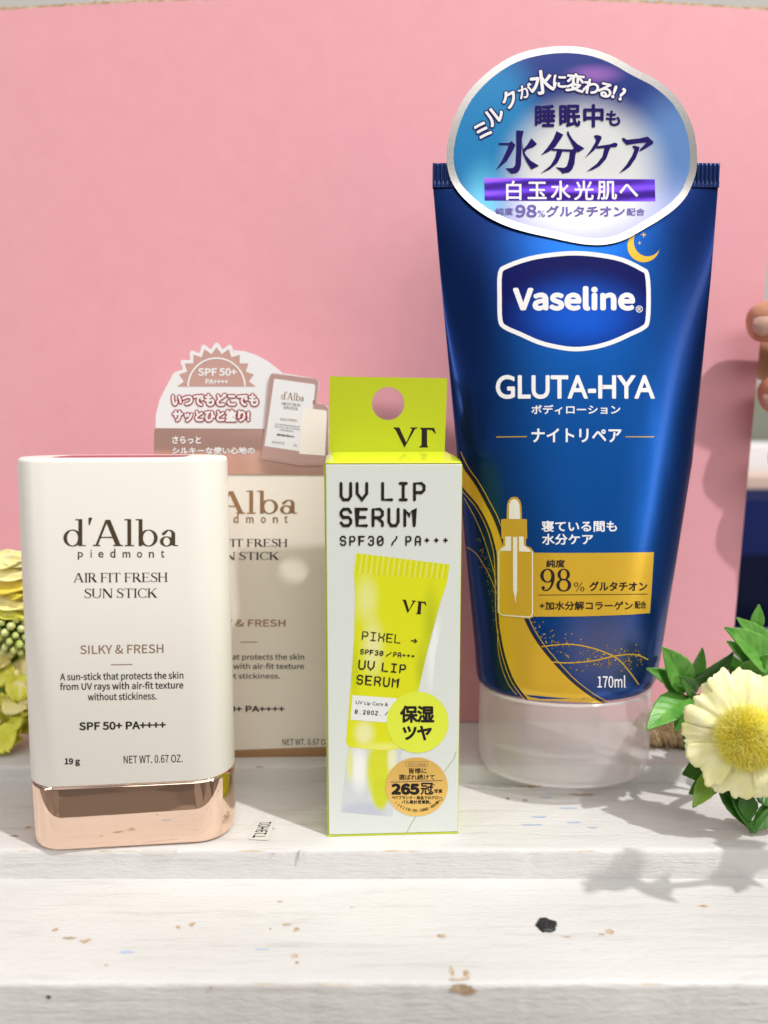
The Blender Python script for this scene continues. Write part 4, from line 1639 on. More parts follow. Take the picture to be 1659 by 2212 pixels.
for q in (ct,):
    q(ik, CB, '純度', 622, 776, 628, 693, bold=.5)
    q(ik, CB, 'グルタチオン', 975, 1448, 806, 886, bold=.7)
    q(ik, CB, '+加水分解コラーゲン', 568, 1330, 968, 1040, bold=.55)
    q(ik, CB, '配合', 1345, 1440, 966, 1028, bold=.4)
cs(ik, CB, '98', 570, 830, 705, 886, spc=20)
cs(ik, CB, '%', 848, 936, 812, 888)
ik.line([CB(560, 918), CB(1452, 910)], 1.4, 0, False)
ik.build('dark_print', M['ink'], tube)
ik = Ink(tube_face, 0.135, FN)
ik.poly(cm(CB, [(318, 297), (320, 175), (338, 143), (362, 134), (386, 143), (404, 175), (410, 297)]))
ik.poly(cm(CB, [(288, 440), (336, 440), (336, 557), (240, 557), (252, 540), (288, 515)]))
ik.poly(cm(CB, [(352, 444), (386, 444), (386, 880), (377, 930), (372, 990), (366, 930), (352, 880)]))
ik.poly(cm(CB, [(400, 440), (438, 440), (440, 512), (478, 538), (506, 565), (400, 562)]))
ik.line(cm(CB, [(236, 556), (236, 1045), (246, 1070), (270, 1082), (480, 1098), (502, 1088), (510, 1065), (510, 562)]), 2.2, 0, False)
ik.build('dropper_picture', M['creamink'], tube)


# the card sticker on the tube's shoulder
def stk_face(x, z):
    u = (z - 151.5) / 2.5
    soft = 2.5 * np.logaddexp(0, -u)                 # bends where it meets the seal, then follows the tube's slope
    return 193.35 - soft * 0.135 - (z - 151.5) * 0.0 + ((x - 45.5) / 30.0) ** 2 * 0.5


so = closed([(150, 700), (152, 620), (170, 530), (205, 430), (255, 340), (320, 262), (400, 192), (490, 135), (590, 97), (700, 76), (810, 70), (920, 82), (1010, 108), (1090, 145), (1150, 180), (1210, 212), (1280, 248), (1350, 300), (1410, 360), (1460, 440), (1495, 530), (1512, 630), (1512, 730), (1495, 800), (1460, 880), (1400, 950), (1320, 1010), (1240, 1058), (1150, 1110), (1080, 1138), (1000, 1153), (900, 1150), (800, 1132), (700, 1110), (590, 1085), (490, 1055), (400, 1015), (320, 965), (250, 905), (195, 840), (165, 775)], 3)
card = thing('promotion_card', 'rounded silver edged promotional card stuck on the top of the blue tube', 'sticker', (46, 193, 140))
ik = Ink(stk_face, 0.0, (30, 30))
ik.poly([C2(*p) for p in so])
bk = Ink(stk_face, -0.35, (30, 30))
bk.poly([C2(*p) for p in so])
ik.mb.add(bk.mb.v, [tuple(reversed(f)) for f in bk.mb.f])
o_ = [C2(*p) for p in so]
P = onto(stk_face, o_, 0)
n = len(P)
ik.mb.add(np.concatenate([P, P + np.array([0, .35, 0])]), [(i, (i + 1) % n, n + (i + 1) % n, n + i) for i in range(n)])
ik.build('silver_card', M['silver'], card)
ik = Ink(stk_face, 0.05, (30, 30))
ik.poly([C2(*p) for p in inset(so, 39)])
artm = mat('blue_white_artwork', (0.2, 0.4, 0.7), 0.22, 0.15, **{'Coat Weight': 0.12, 'Coat Roughness': 0.1})
# object origin = (46, 193, 140)
layered(artm, (0.010, 0.035, 0.24), [
    (blob(artm, -21, 0, 24, 16, 40, 24, 0, .55), (0.015, 0.24, 0.56)),
    (blob(artm, 25, 0, 15, 18, 40, 24, 0, .6), (0.13, 0.28, 0.62)),
    (blob(artm, 4, 0, 1, 34, 40, 21, 0, .6), (0.42, 0.45, 0.76)),
    (blob(artm, 2, 0, 15, 24, 40, 21, .05, .55), (0.80, 0.83, 0.84)),
    (blob(artm, -22, 0, 9, 7, 30, 12, 0, .9), (0.10, 0.50, 0.78)),
    (blob(artm, 4, 0, 37, 9, 30, 3.0, 0, .9), (0.28, 0.12, 0.48))])
ik.build('artwork', artm, card)
ik = Ink(stk_face, 0.12, (60, 60))
bar_ = [(355, 789), (600, 791), (900, 794), (1282, 797), (1286, 916), (900, 915), (600, 914), (357, 912)]
ik.poly(cm(C2, bar_))
ik.build('violet_bar', M['violetfoil'], card)
ik = Ink(stk_face, 0.16)
CW = crop(1950, 380, 0.42194)
for st in ([(195, 318), (265, 322), (247, 400), (240, 640), (225, 690), (200, 715), (150, 722), (95, 672), (165, 668), (188, 640), (196, 500)],
           [(32, 435), (130, 435), (150, 418), (188, 452), (165, 505), (110, 600), (5, 688), (62, 600), (118, 480), (122, 455), (32, 452)],
           [(335, 390), (390, 445), (352, 475), (300, 492), (262, 530), (255, 500), (300, 450)],
           [(247, 400), (262, 500), (285, 550), (330, 600), (408, 648), (335, 682), (290, 610), (255, 530)],
           [(570, 325), (635, 358), (612, 395), (560, 470), (500, 515), (425, 550), (485, 480), (540, 400)],
           [(668, 332), (680, 322), (695, 360), (725, 405), (765, 445), (832, 486), (768, 525), (742, 500), (705, 430), (668, 355)],
           [(525, 488), (715, 496), (745, 478), (770, 500), (748, 522), (525, 506)],
           [(698, 500), (758, 505), (745, 560), (738, 630), (718, 680), (690, 708), (625, 720), (610, 700), (560, 660), (640, 668), (668, 650), (688, 580)],
           [(578, 500), (628, 506), (610, 560), (580, 620), (510, 680), (420, 722), (515, 645), (558, 570)],
           [(918, 368), (945, 360), (985, 370), (992, 392), (962, 450), (930, 495), (832, 578), (885, 510), (938, 420), (935, 398)],
           [(945, 466), (1070, 448), (1110, 432), (1135, 438), (1142, 455), (1128, 472), (945, 488)],
           [(1020, 472), (1078, 470), (1062, 505), (1035, 580), (975, 648), (915, 682), (850, 702), (945, 630), (1000, 560)],
           [(1180, 388), (1200, 388), (1228, 406), (1350, 392), (1420, 375), (1475, 425), (1470, 442), (1385, 495), (1348, 512), (1346, 497), (1412, 430), (1350, 434), (1222, 453), (1188, 415)],
           [(1275, 465), (1300, 460), (1345, 472), (1338, 505), (1308, 580), (1255, 655), (1205, 692), (1155, 718), (1222, 640), (1278, 550), (1298, 495)]):
    ik.poly(cm(CW, st), 0)
for ch, x, w in (('睡', 465, 178), ('眠', 695, 185), ('中', 915, 178)):
    ik.char(ch, *CW(x, 182), 45, bold=1.6, mi=0, w=w * .42194 / 1.82279)
ik.char('も', *CW(1098, 205), 33, bold=1.1, mi=0)
arch = (('ミ', 345, 532, 96, 40), ('ル', 408, 452, 96, 38), ('ク', 492, 362, 92, 28), ('が', 578, 317, 74, 14), ('水', 668, 270, 122, 6), ('に', 765, 266, 76, -1),
        ('変', 850, 272, 92, -6), ('わ', 936, 294, 82, -11), ('る', 1012, 312, 82, -15), ('!', 1062, 322, 84, -18), ('?', 1106, 336, 84, -20))
for ch, x, y, h, a in arch:
    ik.char(ch, *C2(x, y), h * .3968, rot=a, bold=1.3 if ch != 'が' else .8, mi=2, outline=2.6, omi=0)
for ch, x in zip('白玉水光肌へ', (515, 642, 770, 896, 1022, 1140)):
    ik.char(ch, *C2(x, 858), 98 * .3968, bold=.8, mi=2)
ct(ik, C2, '純度', 414, 512, 952, 991, mi=1, bold=.3)
ct(ik, C2, '98', 524, 640, 935, 1004, font='cjk', mi=1, bold=1.2)
ct(ik, C2, '%', 645, 686, 966, 1002, mi=1)
ct(ik, C2, 'グルタチオン', 692, 1120, 940, 1002, mi=1, bold=.8)
ct(ik, C2, '配合', 1130, 1228, 954, 994, mi=1, bold=.25)
ik.build('card_text', [M['navyink'], M['violetink'], M['whiteink']], card)

# ------------------------------------------------------------------ lot label and clear film on the plank
ik = MB()
c = [(470, 845), (700, 850), (628, 1080), (386, 1072)]
CL = crop(850, 2950, 0.33153)
q = [atz(*CL(*p), 0.16) for p in c]
ik.add(q, [(3, 2, 1, 0)])
lot = thing('lot_label', 'small rectangular paper label reading T19H01 stuck on the plank', 'label', tuple(sum((Vector(v) for v in q), Vector()) / 4))
ik.build('paper', M['labelpaper'], lot)
v, f = glyphs('T19H01', 'cjk')
lo, hi = v.min(0), v.max(0)
w = (v - lo) / (hi - lo)
mb = MB()
O, U, V = CL(435, 1050), CL(560, 868), CL(580, 1048)
o3, u3, v3 = atz(*O, .2), atz(*CL(520, 866), .2), atz(*V, .2)
pts = [o3 + (u3 - o3) * float(a) + (v3 - o3) * float(b) for a, b in w]
for k, dx in enumerate((0, .07, -.07)):
    mb.add([(p.x + dx, p.y, .2 + .003 * k) for p in pts], [t for t in f])
mb.build('printed_text', M['ink'], lot)

mb = MB()
ring = []
p = at(690, 1842, YE)
pts = [(-54.3, YE + .6, .14), (-46.2, YE + .6, .14), (-46.2, YE - .55, -.25), (-46.6, YE - .8, -1.1), (-47.4, YE - 1.0, -1.75), (-49.3, YE - 1.1, -2.2), (-51.6, YE - 1.0, -1.9), (-53.3, YE - .8, -1.2), (-54.3, YE - .55, -.25)]
mb.add(pts, [(0, 1, 2, 8), (2, 3, 4, 5, 6, 7, 8)], 0, True)
o = mb.build('film_tab', M['film'])
tag(o, 'clear plastic film tab hanging over the plank edge below the sun stick', 'film tab')

# ------------------------------------------------------------------ leaves and flowers
def leaf(name, m, base, tip, width, parent, normal=(0, -1, .3), cup=.25, droop=.12, vein=.5, seed=0, notch=0):
    """one moulded leaf: pointed oval blade, folded on its midrib, side veins pressed in"""
    base, tip = Vector(base), Vector(tip)
    width *= .88
    ax = tip - base
    L = ax.length
    d = ax.normalized()
    nr = Vector(normal)
    nr = (nr - d * nr.dot(d)).normalized()
    sd = d.cross(nr)
    rows = []
    nu, nv = 22, 14
    for i in range(nu + 1):
        t = i / nu
        w = width * (math.sin(math.pi * min(1, t ** .80)) ** .85) * (1 - .12 * t) + .12 * width * (1 - t) ** 3
        row = []
        for j in range(nv + 1):
            s = 2 * j / nv - 1
            h = cup * w * abs(s) ** 1.3 - droop * L * (t - .45) ** 2 * 1.6
            h -= vein * .16 * width * math.exp(-(s / .12) ** 2) * (1 - t)
            h += vein * .12 * width * math.sin((t * 6.5 - abs(s) * 1.7) * 2 * math.pi) * min(1, abs(s) * 3) * (1 - abs(s)) * 1.6
            edge = 1 + .03 * math.sin(t * 37 + seed) if abs(s) > .9 else 1
            p = base + d * (L * t) + sd * (w * s * edge) + nr * h
            row.append(p)
        rows.append(row)
    mb = MB()
    mb.grid(rows, False, 0, True)
    return mb.build(name, m, parent, solid=0.28)


def sprig(label, root, leaves, stem, group=None, col='leaf'):
    t = thing('leaf_sprig', label, 'leaf sprig', root, group)
    for i, (b, tp, w, nrm, m) in enumerate(leaves):
        leaf('leaf', M[m or col], b, tp, w, t, nrm, seed=i * 1.7, cup=.22 + .05 * (i % 3), droop=.10 + .05 * (i % 2))
    for s, r in stem:
        mb = MB()
        mb.tube(catmull(s, 5), r, 8)
        mb.build('stem', M['leafdark'], t)
    return t


FY = 171.0
A = lambda px, py, y: tuple(at(px, py, y))
sprig('green plastic leaf sprig overlapping the right side of the clear cap', A(1500, 1500, 184),
      [(A(1488, 1489, 181), A(1437, 1401, 176), 4.3, (.3, -1, .1), 'leaf'),
       (A(1484, 1484, 184), A(1402, 1444, 182), 2.5, (-.1, -1, .5), 'leaf'),
       (A(1480, 1500, 184), A(1425, 1447, 179), 2.9, (-.2, -1, .4), 'leaf'),
       (A(1488, 1500, 180), A(1400, 1568, 171), 4.2, (-.45, -.8, .75), 'leaf'),
       (A(1490, 1492, 188), A(1522, 1401, 189), 2.9, (.4, -1, .1), 'leafdark'),
       (A(1494, 1482, 186), A(1588, 1417, 181), 3.6, (.2, -.9, -.3), 'leafdark'),
       (A(1515, 1487, 184), A(1638, 1467, 176), 2.6, (.1, -1, .5), 'leaf'),
       (A(1485, 1505, 182), A(1460, 1580, 178), 2.3, (-.5, -1, 0), 'leaf'),
       (A(1470, 1500, 189), A(1443, 1530, 188), 2.6, (-.5, -1, 0), 'leafdark'),
       (A(1508, 1500, 183), A(1475, 1465, 176), 2.6, (0, -1, .3), 'leafdark'),
       (A(1500, 1500, 183), A(1530, 1540, 178), 3.0, (.2, -1, .3), 'leaf'),
       (A(1478, 1470, 189), A(1442, 1425, 190), 2.6, (0, -1, .2), 'leafdark')],
      [([A(1492, 1490, 184), A(1500, 1530, 183), A(1520, 1580, 182), A(1600, 1640, 180)], 1.0)])
sprig('green plastic leaf sprig above the daisy at the right picture edge', A(1680, 1450, 188),
      [(A(1676, 1430, 184), A(1600, 1335, 180), 4.0, (.2, -1, .5), 'leaf'),
       (A(1676, 1445, 180), A(1579, 1356, 174), 4.6, (.2, -1, .5), 'leaf'),
       (A(1665, 1448, 184), A(1576, 1387, 181), 3.2, (-.1, -1, .3), 'leaf'),
       (A(1632, 1365, 190), A(1641, 1307, 190), 1.9, (-.2, -1, .1), 'leaf'),
       (A(1590, 1478, 182), A(1660, 1416, 176), 3.0, (-.2, -1, .5), 'leaf'),
       (A(1640, 1490, 180), A(1700, 1440, 176), 4.0, (.3, -1, .5), 'leaf'),
       (A(1596, 1462, 187), A(1585, 1418, 188), 2.4, (0, -1, 0), 'leafdark'),
       (A(1600, 1475, 188), A(1660, 1380, 191), 3.2, (0, -1, 0), 'leafdark')],
      [([A(1640, 1370, 190), A(1650, 1420, 188), A(1640, 1480, 186), A(1620, 1560, 184)], .9)])
sprig('dark green plastic leaves and stems hanging below the cream daisy', A(1590, 1700, 172),
      [(A(1530, 1655, 173), A(1478, 1672, 170), 3.2, (-.2, -1, .4), 'leafdark'),
       (A(1530, 1690, 173), A(1490, 1714, 172), 2.0, (-.2, -1, .6), 'leafdark'),
       (A(1552, 1664, 170), A(1497, 1742, 166), 2.7, (-.6, -.9, .5), 'leaflime'),
       (A(1558, 1700, 171), A(1622, 1788, 168), 2.6, (.3, -1, .3), 'leafdark'),
       (A(1585, 1705, 170), A(1625, 1792, 167), 2.3, (.3, -1, .2), 'leafdark'),
       (A(1612, 1715, 169), A(1618, 1775, 167), 2.5, (-.2, -1, .2), 'leafdark'),
       (A(1622, 1700, 168), A(1644, 1718, 163), 1.2, (0, -1, .6), 'leaflime'),
       (A(1640, 1690, 171), A(1690, 1745, 168), 4.0, (0, -1, .4), 'leafdark'),
       (A(1690, 1730, 170), A(1622, 1795, 167), 2.8, (0, -1, .5), 'leafdark')],
      [([A(1484, 1575, 180), A(1484, 1605, 178), A(1500, 1632, 177), A(1545, 1680, 174)], .95),
       ([A(1510, 1640, 177), A(1530, 1680, 174), A(1560, 1700, 173)], .9),
       ([A(1575, 1690, 172), A(1600, 1740, 170), A(1626, 1797, 168)], .7),
       ([A(1660, 1745, 169), A(1640, 1770, 168), A(1626, 1797, 168)], .8)])
# sprigs of the same garland nearer the viewer, beyond the right edge of the picture; they shade the front planks
for lab, o3 in (('green leaf sprig of the garland beyond the right picture edge, lower one', Vector((83, 139, 51))), ('green leaf sprig of the garland beyond the right picture edge, upper one', Vector((102, 146, 44)))):
    rnd = random.Random(int(o3.x))
    lv = []
    for k in range(6):
        a = 2 * math.pi * k / 6 + rnd.random() * .5
        el = rnd.uniform(-.5, .7)
        b = o3 + Vector((rnd.uniform(-2, 2), rnd.uniform(-2, 2), rnd.uniform(-9, 9)))
        d = Vector((math.cos(a) * math.cos(el), math.sin(a) * math.cos(el), math.sin(el)))
        lv.append((b, b + d * rnd.uniform(7.5, 10.5), 2.5, (0, -.3, 1), 'leaf'))
    sprig(lab, tuple(o3), lv, [([o3 + Vector((0, 0, 10)), o3, o3 + Vector((6, 8, -20)), o3 + Vector((26, 26, -45))], 1.0)])

# daisy
fc = at(1607, 1590, 165)
daisy = thing('daisy_flower', 'cream artificial daisy with fuzzy yellow centre at the right edge', 'flower', tuple(fc))
fn = Vector((-.12, -1, .26)).normalized()
fu = fn.cross(Vector((0, 0, 1))).normalized()
fu = Vector((1, 0, 0)) - fn * fn.x
fu.normalize()
fv = fn.cross(fu)
if fv.z < 0:
    fv = -fv
# petals given as (direction in degrees, half width in degrees, length)
for i, (deg, hw, L) in enumerate(((97, 27, 14.8), (140, 27, 13.4), (178, 25, 12.9), (216, 26, 13.2), (259, 29, 13.9), (305, 28, 13.6), (345, 27, 13.6), (20, 26, 13.8), (60, 27, 14.4))):
    rows = []
    nu, nv = 18, 24
    rnd = random.Random(i + 40)
    ph = rnd.random() * 6
    tilt = rnd.uniform(-.06, .12)
    for a_ in range(nu + 1):
        t = a_ / nu
        row = []
        for b_ in range(nv + 1):
            s = 2 * b_ / nv - 1
            ang = R(deg + hw * s * (.70 + .30 * min(1, t * 1.6)))
            tear = 1 - .09 * abs(s) ** 5 + .13 * noise.noise(Vector((s * 2.6, i, 3))) + .045 * noise.noise(Vector((s * 8, i, 5))) - (.12 * math.exp(-((s - .25 * math.sin(i)) / .10) ** 2))
            r_ = 2.0 + (L - 2.0) * t * (tear if t > .5 else 1 + (tear - 1) * t * 2)
            h = 1.6 * math.sin(t * 2.2) * .8 - 2.2 * t * t + .24 * math.sin(s * 7.5 + ph) * t * (1 - .25 * t) + 1.1 * noise.noise(Vector((s * 1.7, t * 2.2, i))) * t + tilt * r_ * s + (.55 if i % 2 else -.25)
            p = fc + (fu * math.cos(ang) + fv * math.sin(ang)) * r_ + fn * h
            row.append(p)
        rows.append(row)
    mb = MB()
    mb.grid(rows, False, 0, True)
    mb.build('petal', M['petal'], daisy, solid=.06)
mb = MB()
rnd = random.Random(9)
rows = []
for a_ in range(9):
    th_ = math.pi / 2 * a_ / 8
    rows.append([fc + (fu * math.cos(2 * math.pi * k / 24) + fv * math.sin(2 * math.pi * k / 24)) * 5.8 * math.cos(th_) + fn * (1.1 + 2.2 * math.sin(th_)) for k in range(24)])
mb.grid(rows, True, 1, True)
for k in range(5200):
    r_ = 6.0 * math.sqrt(rnd.random())
    a = rnd.random() * 2 * math.pi
    dirv = (fu * math.cos(a) + fv * math.sin(a))
    b = fc + dirv * r_ + fn * (1.2 + 2.1 * math.sqrt(max(0, 1 - (r_ / 6.5) ** 2)))
    out = (dirv * (.15 + 1.35 * (r_ / 6.4) ** 1.5) + fn * (1.0 - .5 * (r_ / 6.4)) + Vector((rnd.gauss(0, .28), rnd.gauss(0, .28), rnd.gauss(0, .28)))).normalized()
    ln = rnd.uniform(1.2, 2.1) * (1 if r_ > 2 else .8)
    sdv = out.cross(Vector((rnd.random(), rnd.random(), rnd.random()))).normalized() * .05
    sd2 = out.cross(sdv).normalized() * .05
    tip = b + out * ln
    mb.add([b + sdv, b - sdv * .5 + sd2, b - sdv * .5 - sd2, tip + sdv * .5, tip - sdv * .3 + sd2 * .5, tip - sdv * .3 - sd2 * .5],
           [(0, 1, 4, 3), (1, 2, 5, 4), (2, 0, 3, 5), (3, 4, 5)], 0, True)
mb.build('flower_center', [M['fuzz'], M['fuzzdeep']], daisy)
mb = MB()
mb.tube(catmull([fc + fn * .5, fc - fn * 6, fc - fn * 12 + Vector((8, 4, -3)), fc - fn * 18 + Vector((22, 8, -8))], 5), 1.1, 8)
mb.build('stem', M['leafdark'], daisy)

# jute twine
mb = MB()
ax0, ax1 = at(1385, 1560, 208), at(1560, 1572, 204)
Lr = 4.0
cen = catmull([(ax0.x, 207.5, ZS + 4.3), (ax0.x + 9, 207, ZS + 4.5), (ax1.x - 4, 205, ZS + 4.3), (ax1.x + 30, 204, ZS + 4.4)], 26)
for s_ in range(3):
    pts = []
    for i, p in enumerate(cen):
        a = i * .17 + s_ * 2 * math.pi / 3
        pts.append((p[0], p[1] + 2.0 * math.cos(a), p[2] + 2.0 * math.sin(a)))
    mb.tube(pts, 2.25, 10)
rnd = random.Random(2)
for k in range(700):
    i = rnd.randrange(len(cen) - 3)
    p = Vector(cen[i])
    a = rnd.random() * 2 * math.pi
    r_ = rnd.uniform(3.6, 4.3)
    b = p + Vector((0, r_ * math.cos(a), r_ * math.sin(a)))
    tw = Vector((rnd.gauss(1, .3), -math.sin(a) * 2, math.cos(a) * 2)).normalized()
    ln = rnd.uniform(2, 5)
    lift = rnd.uniform(.0, .5) if k % 8 else rnd.uniform(.8, 2.2)
    o_ = Vector((0, math.cos(a), math.sin(a)))
    q = [b, b + tw * ln * .5 + o_ * lift * .3, b + tw * ln + o_ * lift]
    q = [Vector((v.x, v.y, max(v.z, ZS + .1))) for v in q]
    mb.tube(q, .07, 4, caps=False)
o = mb.build('twine_rope', M['rope'])
tag(o, 'brown jute twine lying on the back plank behind the leaf sprig', 'rope')

# flowers behind the stick on the left
LG = 'artificial flowers at the left picture edge'


def petal_shape(parent, name, m, base, d, up, L, W, curl, seed, ruffle=.5, notch=.0):
    base, d, up = Vector(base), Vector(d).normalized(), Vector(up)
    up = (up - d * up.dot(d)).normalized()
    sd = d.cross(up)
    rows = []
    for i in range(13):
        t = i / 12
        w = W * (math.sin(math.pi * min(1, .12 + t * .80)) ** .7)
        row = []
        for j in range(13):
            s = 2 * j / 12 - 1
            h = curl * L * t * t + .22 * w * s * s + ruffle * .16 * W * math.sin(s * 6 + seed * 2) * t + ruffle * .25 * W * noise.noise(Vector((s * 2, t * 2, seed * 3.1)))
            e = 1 + (.16 * noise.noise(Vector((s * 3, seed, 1))) + .09 * noise.noise(Vector((s * 9, seed, 4)))) * t - notch * math.exp(-(s / .2) ** 2) * t
            row.append(base + d * (L * t * e * (1 - .10 * s * s)) + sd * (w * s) + up * h)
        rows.append(row)
    mb = MB()
    mb.grid(rows, False, 0, True)
    return mb.build(name, m, parent, solid=.16)


c = at(14, 1242, 212)
rose = thing('rose_blossom', 'yellow artificial rose with pale outer petals topmost at the left edge', 'flower', tuple(c), LG)
rnd = random.Random(21)
for k in range(16):
    a = k * 2.4
    ring_ = k / 16
    d = Vector((math.cos(a) * (.5 + ring_), -.35 + math.sin(a) * .7, .85 - .7 * ring_))
    petal_shape(rose, 'petal', M['petalyellow'] if k < 9 else M['petalpale'], c + Vector((math.cos(a) * 1.5, math.sin(a) * 1.5, -3)), d, -Vector((math.cos(a), math.sin(a), -.3)), rnd.uniform(8, 10.5), rnd.uniform(4, 5.5), -.12 + .3 * (1 - ring_), k, .6)
for k, (px, py, dx, dz, L, W, mk) in enumerate(((-25, 1212, 1, .10, 11, 3.0, 'petalpale'), (10, 1206, 1, -.05, 8.5, 2.4, 'petalpale'), (-20, 1232, 1, -.02, 12, 3.2, 'petalpale'), (-30, 1262, 1, .05, 13, 3.6, 'petalyellow'),
                                               (5, 1258, .9, -.35, 9, 3.2, 'petalyellow'), (-20, 1290, 1, -.1, 12, 3.4, 'petalpale'), (20, 1285, .8, .3, 7, 2.6, 'petallime'), (30, 1300, .6, -.5, 7, 2.8, 'petallime'), (-10, 1310, 1, -.2, 8, 2.8, 'petallime'))):
    petal_shape(rose, 'petal', M[mk], at(px, py, 203.5 - .25 * k), (dx, -.16, dz), (0, -.8, .6), L, W, -.06, k + 30, 1.4)
c = at(28, 1355, 206)
buds = thing('bud_cluster', 'cluster of small pale green buds at the left edge below the rose', 'flower buds', tuple(c), LG)
rnd = random.Random(5)
mbs = MB()
for k in range(120):
    ph = k * 2.399963
    zt = 1 - 2 * (k + .5) / 120
    rr = math.sqrt(1 - zt * zt)
    d = Vector((rr * math.cos(ph), rr * math.sin(ph), zt))
    if d.y > .35:
        continue
    p = c + Vector((d.x * 7.2, d.y * 6.5, d.z * 7.4))
    rows = []
    u_ = d.cross(Vector((.3, .1, 1))).normalized()
    v_ = d.cross(u_)
    br = rnd.uniform(.95, 1.25)
    for i in range(8):
        t = math.pi * i / 7
        rows.append([p + d * (-math.cos(t) * br * 1.25) + (u_ * math.cos(2 * math.pi * j / 10) + v_ * math.sin(2 * math.pi * j / 10)) * (math.sin(t) * br * (1 - .15 * i / 7) + .01) for j in range(10)])
    b = MB()
    b.grid(rows, True, 0, True)
    b.build('bud', M['bud'], buds)
    mbs.tube([c, p], .35, 5, caps=False)
mbs.build('stem', M['leaflime'], buds)
c = at(20, 1500, 206)
hyd = thing('hydrangea_bloom', 'lime yellow ruffled hydrangea bloom lowest at the left edge', 'flower', tuple(c), LG)
rnd = random.Random(8)
for k in range(44):
    px, py = rnd.uniform(-50, 80), rnd.uniform(1405, 1580)
    y = 206 + rnd.uniform(-5, 4) + 6 * (abs(px - 15) / 80) ** 2
    b = at(px, py, y)
    if b.z < 9.5:
        b.z = 9.5
    a = rnd.random() * 2 * math.pi
    d = Vector((math.cos(a), -.55, math.sin(a) * .8 + .1))
    petal_shape(hyd, 'petal', M['petallime'] if k % 4 else M['petalpale'], b, d, Vector((-math.cos(a) * .3, -1, .3)), rnd.uniform(6.5, 9.5), rnd.uniform(3.6, 5.2), rnd.uniform(-.25, .35), k, 1.0, .12)
mb = MB()
for i in range(9):
    t = math.pi * i / 8
    pass
rows = [[c + Vector((9.0 * math.sin(math.pi * i / 10) * math.cos(2 * math.pi * j / 20), 3 + 5.0 * math.sin(math.pi * i / 10) * math.sin(2 * math.pi * j / 20), -10.5 * math.cos(math.pi * i / 10) + 1.5)) for j in range(20)] for i in range(11)]
for r_ in rows:
    for p in r_:
        p.z = max(p.z, ZS + .2)
mb.grid(rows, True, 0, True)
mb.build('flower_core', M['leaflime'], hyd)

# ------------------------------------------------------------------ the hand holding the board's right edge
def skin_chain(verts, edges, radii, sub=2):
    me = bpy.data.meshes.new('person')
    me.from_pydata([Vector(v) * MM for v in verts], edges, [])
    o = bpy.data.objects.new('person', me)
    COL.objects.link(o)
    sk = o.modifiers.new('skin', 'SKIN')
    sk.use_smooth_shade = True
    for i, r_ in enumerate(radii):
        me.skin_vertices[0].data[i].radius = ((r_[0] * MM, r_[1] * MM) if isinstance(r_, tuple) else (r_ * MM, r_ * MM))
    me.skin_vertices[0].data[0].use_root = True
    s = o.modifiers.new('sub', 'SUBSURF')
    s.levels = s.render_levels = sub
    me.materials.append(M['skin'])
    return o


V_, E_, R_ = [], [], []


def chain(start, pts, rad):
    prev = start
    for p, r_ in zip(pts, rad):
        V_.append(p)
        R_.append(r_)
        if prev is not None:
            E_.append((prev, len(V_) - 1))
        prev = len(V_) - 1
    return prev


chain(None, [(186, 226, 104)], [16])
wr = chain(0, [(205, 230, 84), (250, 236, 64), (330, 250, 40)], [17, 20, 24])
chain(0, [(166, 219, 126), (144, 211, 129), (124, 211.5, 125), (113, 213.5, 122.5), (106.5, 215, 121)], [9.5, 8.4, 7.4, 6.8, 5.4])
chain(0, [(165, 217, 107), (144, 209, 109.5), (127, 211, 105.5), (117, 213.5, 103), (111, 215.5, 101.5)], [9.5, 8.4, 7.4, 6.6, 5.2])
chain(0, [(165, 218, 93), (144, 209, 91), (126, 211, 86), (114.5, 214.5, 84)], [9, 8, 7, 5.4])
chain(0, [(168, 221, 79), (148, 212, 74), (130, 213, 69), (117, 216, 66)], [8, 7, 6, 4.8])
chain(0, [(166, 236, 112), (142, 235.5, 116), (124, 234, 114.5), (117, 232.5, 112.5)], [10.5, 9.5, 8.6, 7])
HAND = lambda v: Vector(((v[0] - 7.5) * 1.04, v[1] + 9.2, 95 + (v[2] - 95) * 1.04))
V_ = [HAND(v) for v in V_]
hand = skin_chain(V_, E_, R_)
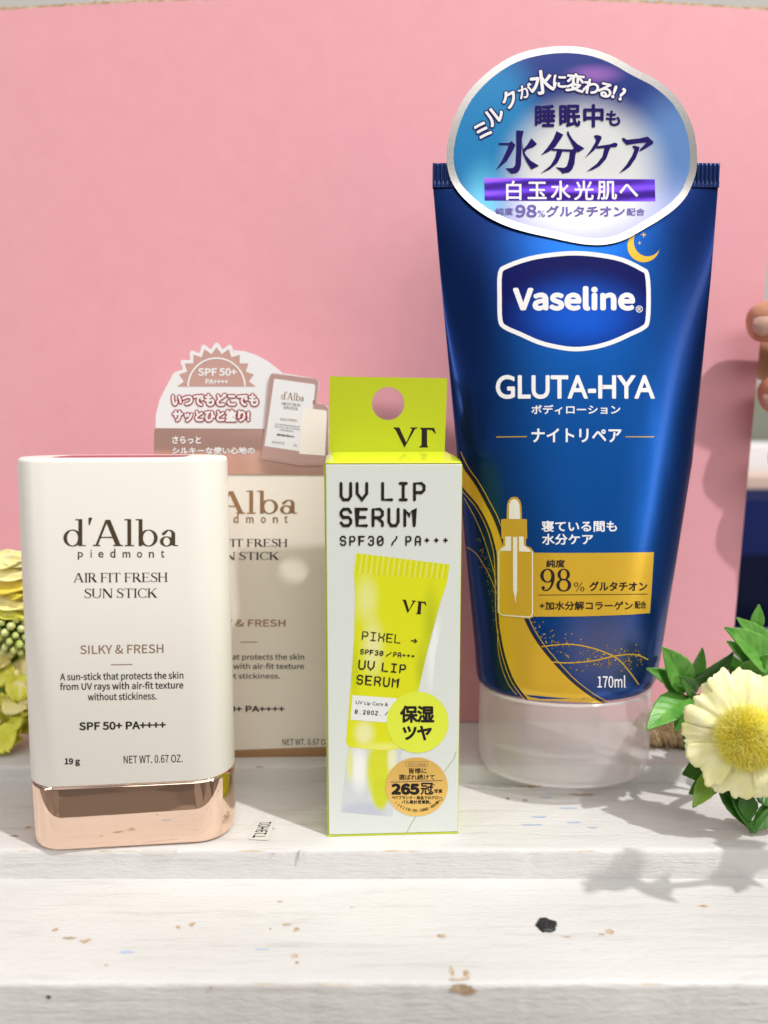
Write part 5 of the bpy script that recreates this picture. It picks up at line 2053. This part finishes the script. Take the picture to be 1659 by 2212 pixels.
for tip_, dr in ((HAND((107.9, 209.4, 121.4)), Vector((-1, .35, -.22))), (HAND((112.2, 210.3, 101.8)), Vector((-1, .4, -.25)))):
    dr.normalize()
    nn = Vector((-.18, -1, .25))
    nn = (nn - dr * nn.dot(dr)).normalized()
    sd_ = dr.cross(nn)
    rows = []
    for i in range(9):
        t = i / 8
        w_ = 3.6 * min(1, (1.02 - t) * 3.2) ** .5 * min(1, .55 + t * 2)
        rows.append([tip_ + dr * (-4.2 + 6.0 * t) + sd_ * (w_ * (j / 4 - 1)) + nn * (.5 - 1.5 * (j / 4 - 1) ** 2 - 1.6 * max(0, t - .55)) for j in range(9)])
    nm = MB()
    nm.grid(rows, False, 0, True)
    nm.build('finger_nail', M['nail'], hand, solid=.25)
tag(hand, 'fingers of a hand gripping the right edge of the pink board', 'person')

# ------------------------------------------------------------------ shop goods far behind, seen past the board's right edge
def pack(name, m, lo, hi, label, cat, bevel=2.0, mats=None):
    mb = MB()
    mb.box(lo, hi)
    o = mb.build(name, m, None, bevel=bevel, segs=3)
    return tag(o, label, cat)


sh = MB()
sh.box((60, 335, -62), (420, 700, -40.0))
o = sh.build('display_shelf', M['farwhite'], None, bevel=1.0)
tag(o, 'blurred pale display shelf behind the board at the right', 'shelf')
mb = MB()
rows = [[(x, y, z) for x in (140, 300)] for y, z in ((352, -40), (352, 34), (372, 57), (420, 59), (420, -40))]
mb.grid(rows, False, 0, False, flip=True)
v0 = [r[0] for r in rows]
v1 = [r[1] for r in rows]
mb.add(v0, [(0, 1, 2, 3, 4)])
mb.add(v1, [(4, 3, 2, 1, 0)])
mb.mi[0] = 1
o = mb.build('blue_pack', [M['farblue'], M['farnavy']], None, bevel=1.5)
tag(o, 'blurred dark blue pack behind the right edge of the board', 'package')
pack('tan_pack', M['fartan'], (150, 432, -40), (330, 470, 66), 'blurred pinkish tan pack just above the dark blue pack', 'package')
pack('white_pack', M['farwhite'], (150, 480, -40), (330, 520, 82), 'blurred white pack above the tan pack behind the board', 'package')
pack('grey_pack', M['fargreen'], (130, 530, -40), (380, 570, 120), 'blurred grey green pack farthest behind the hand', 'package')
wl_ = MB()
wl_.box((-900, 640, -200), (900, 655, 1200))
o = wl_.build('wall', M['farwall'])
o['kind'] = 'structure'
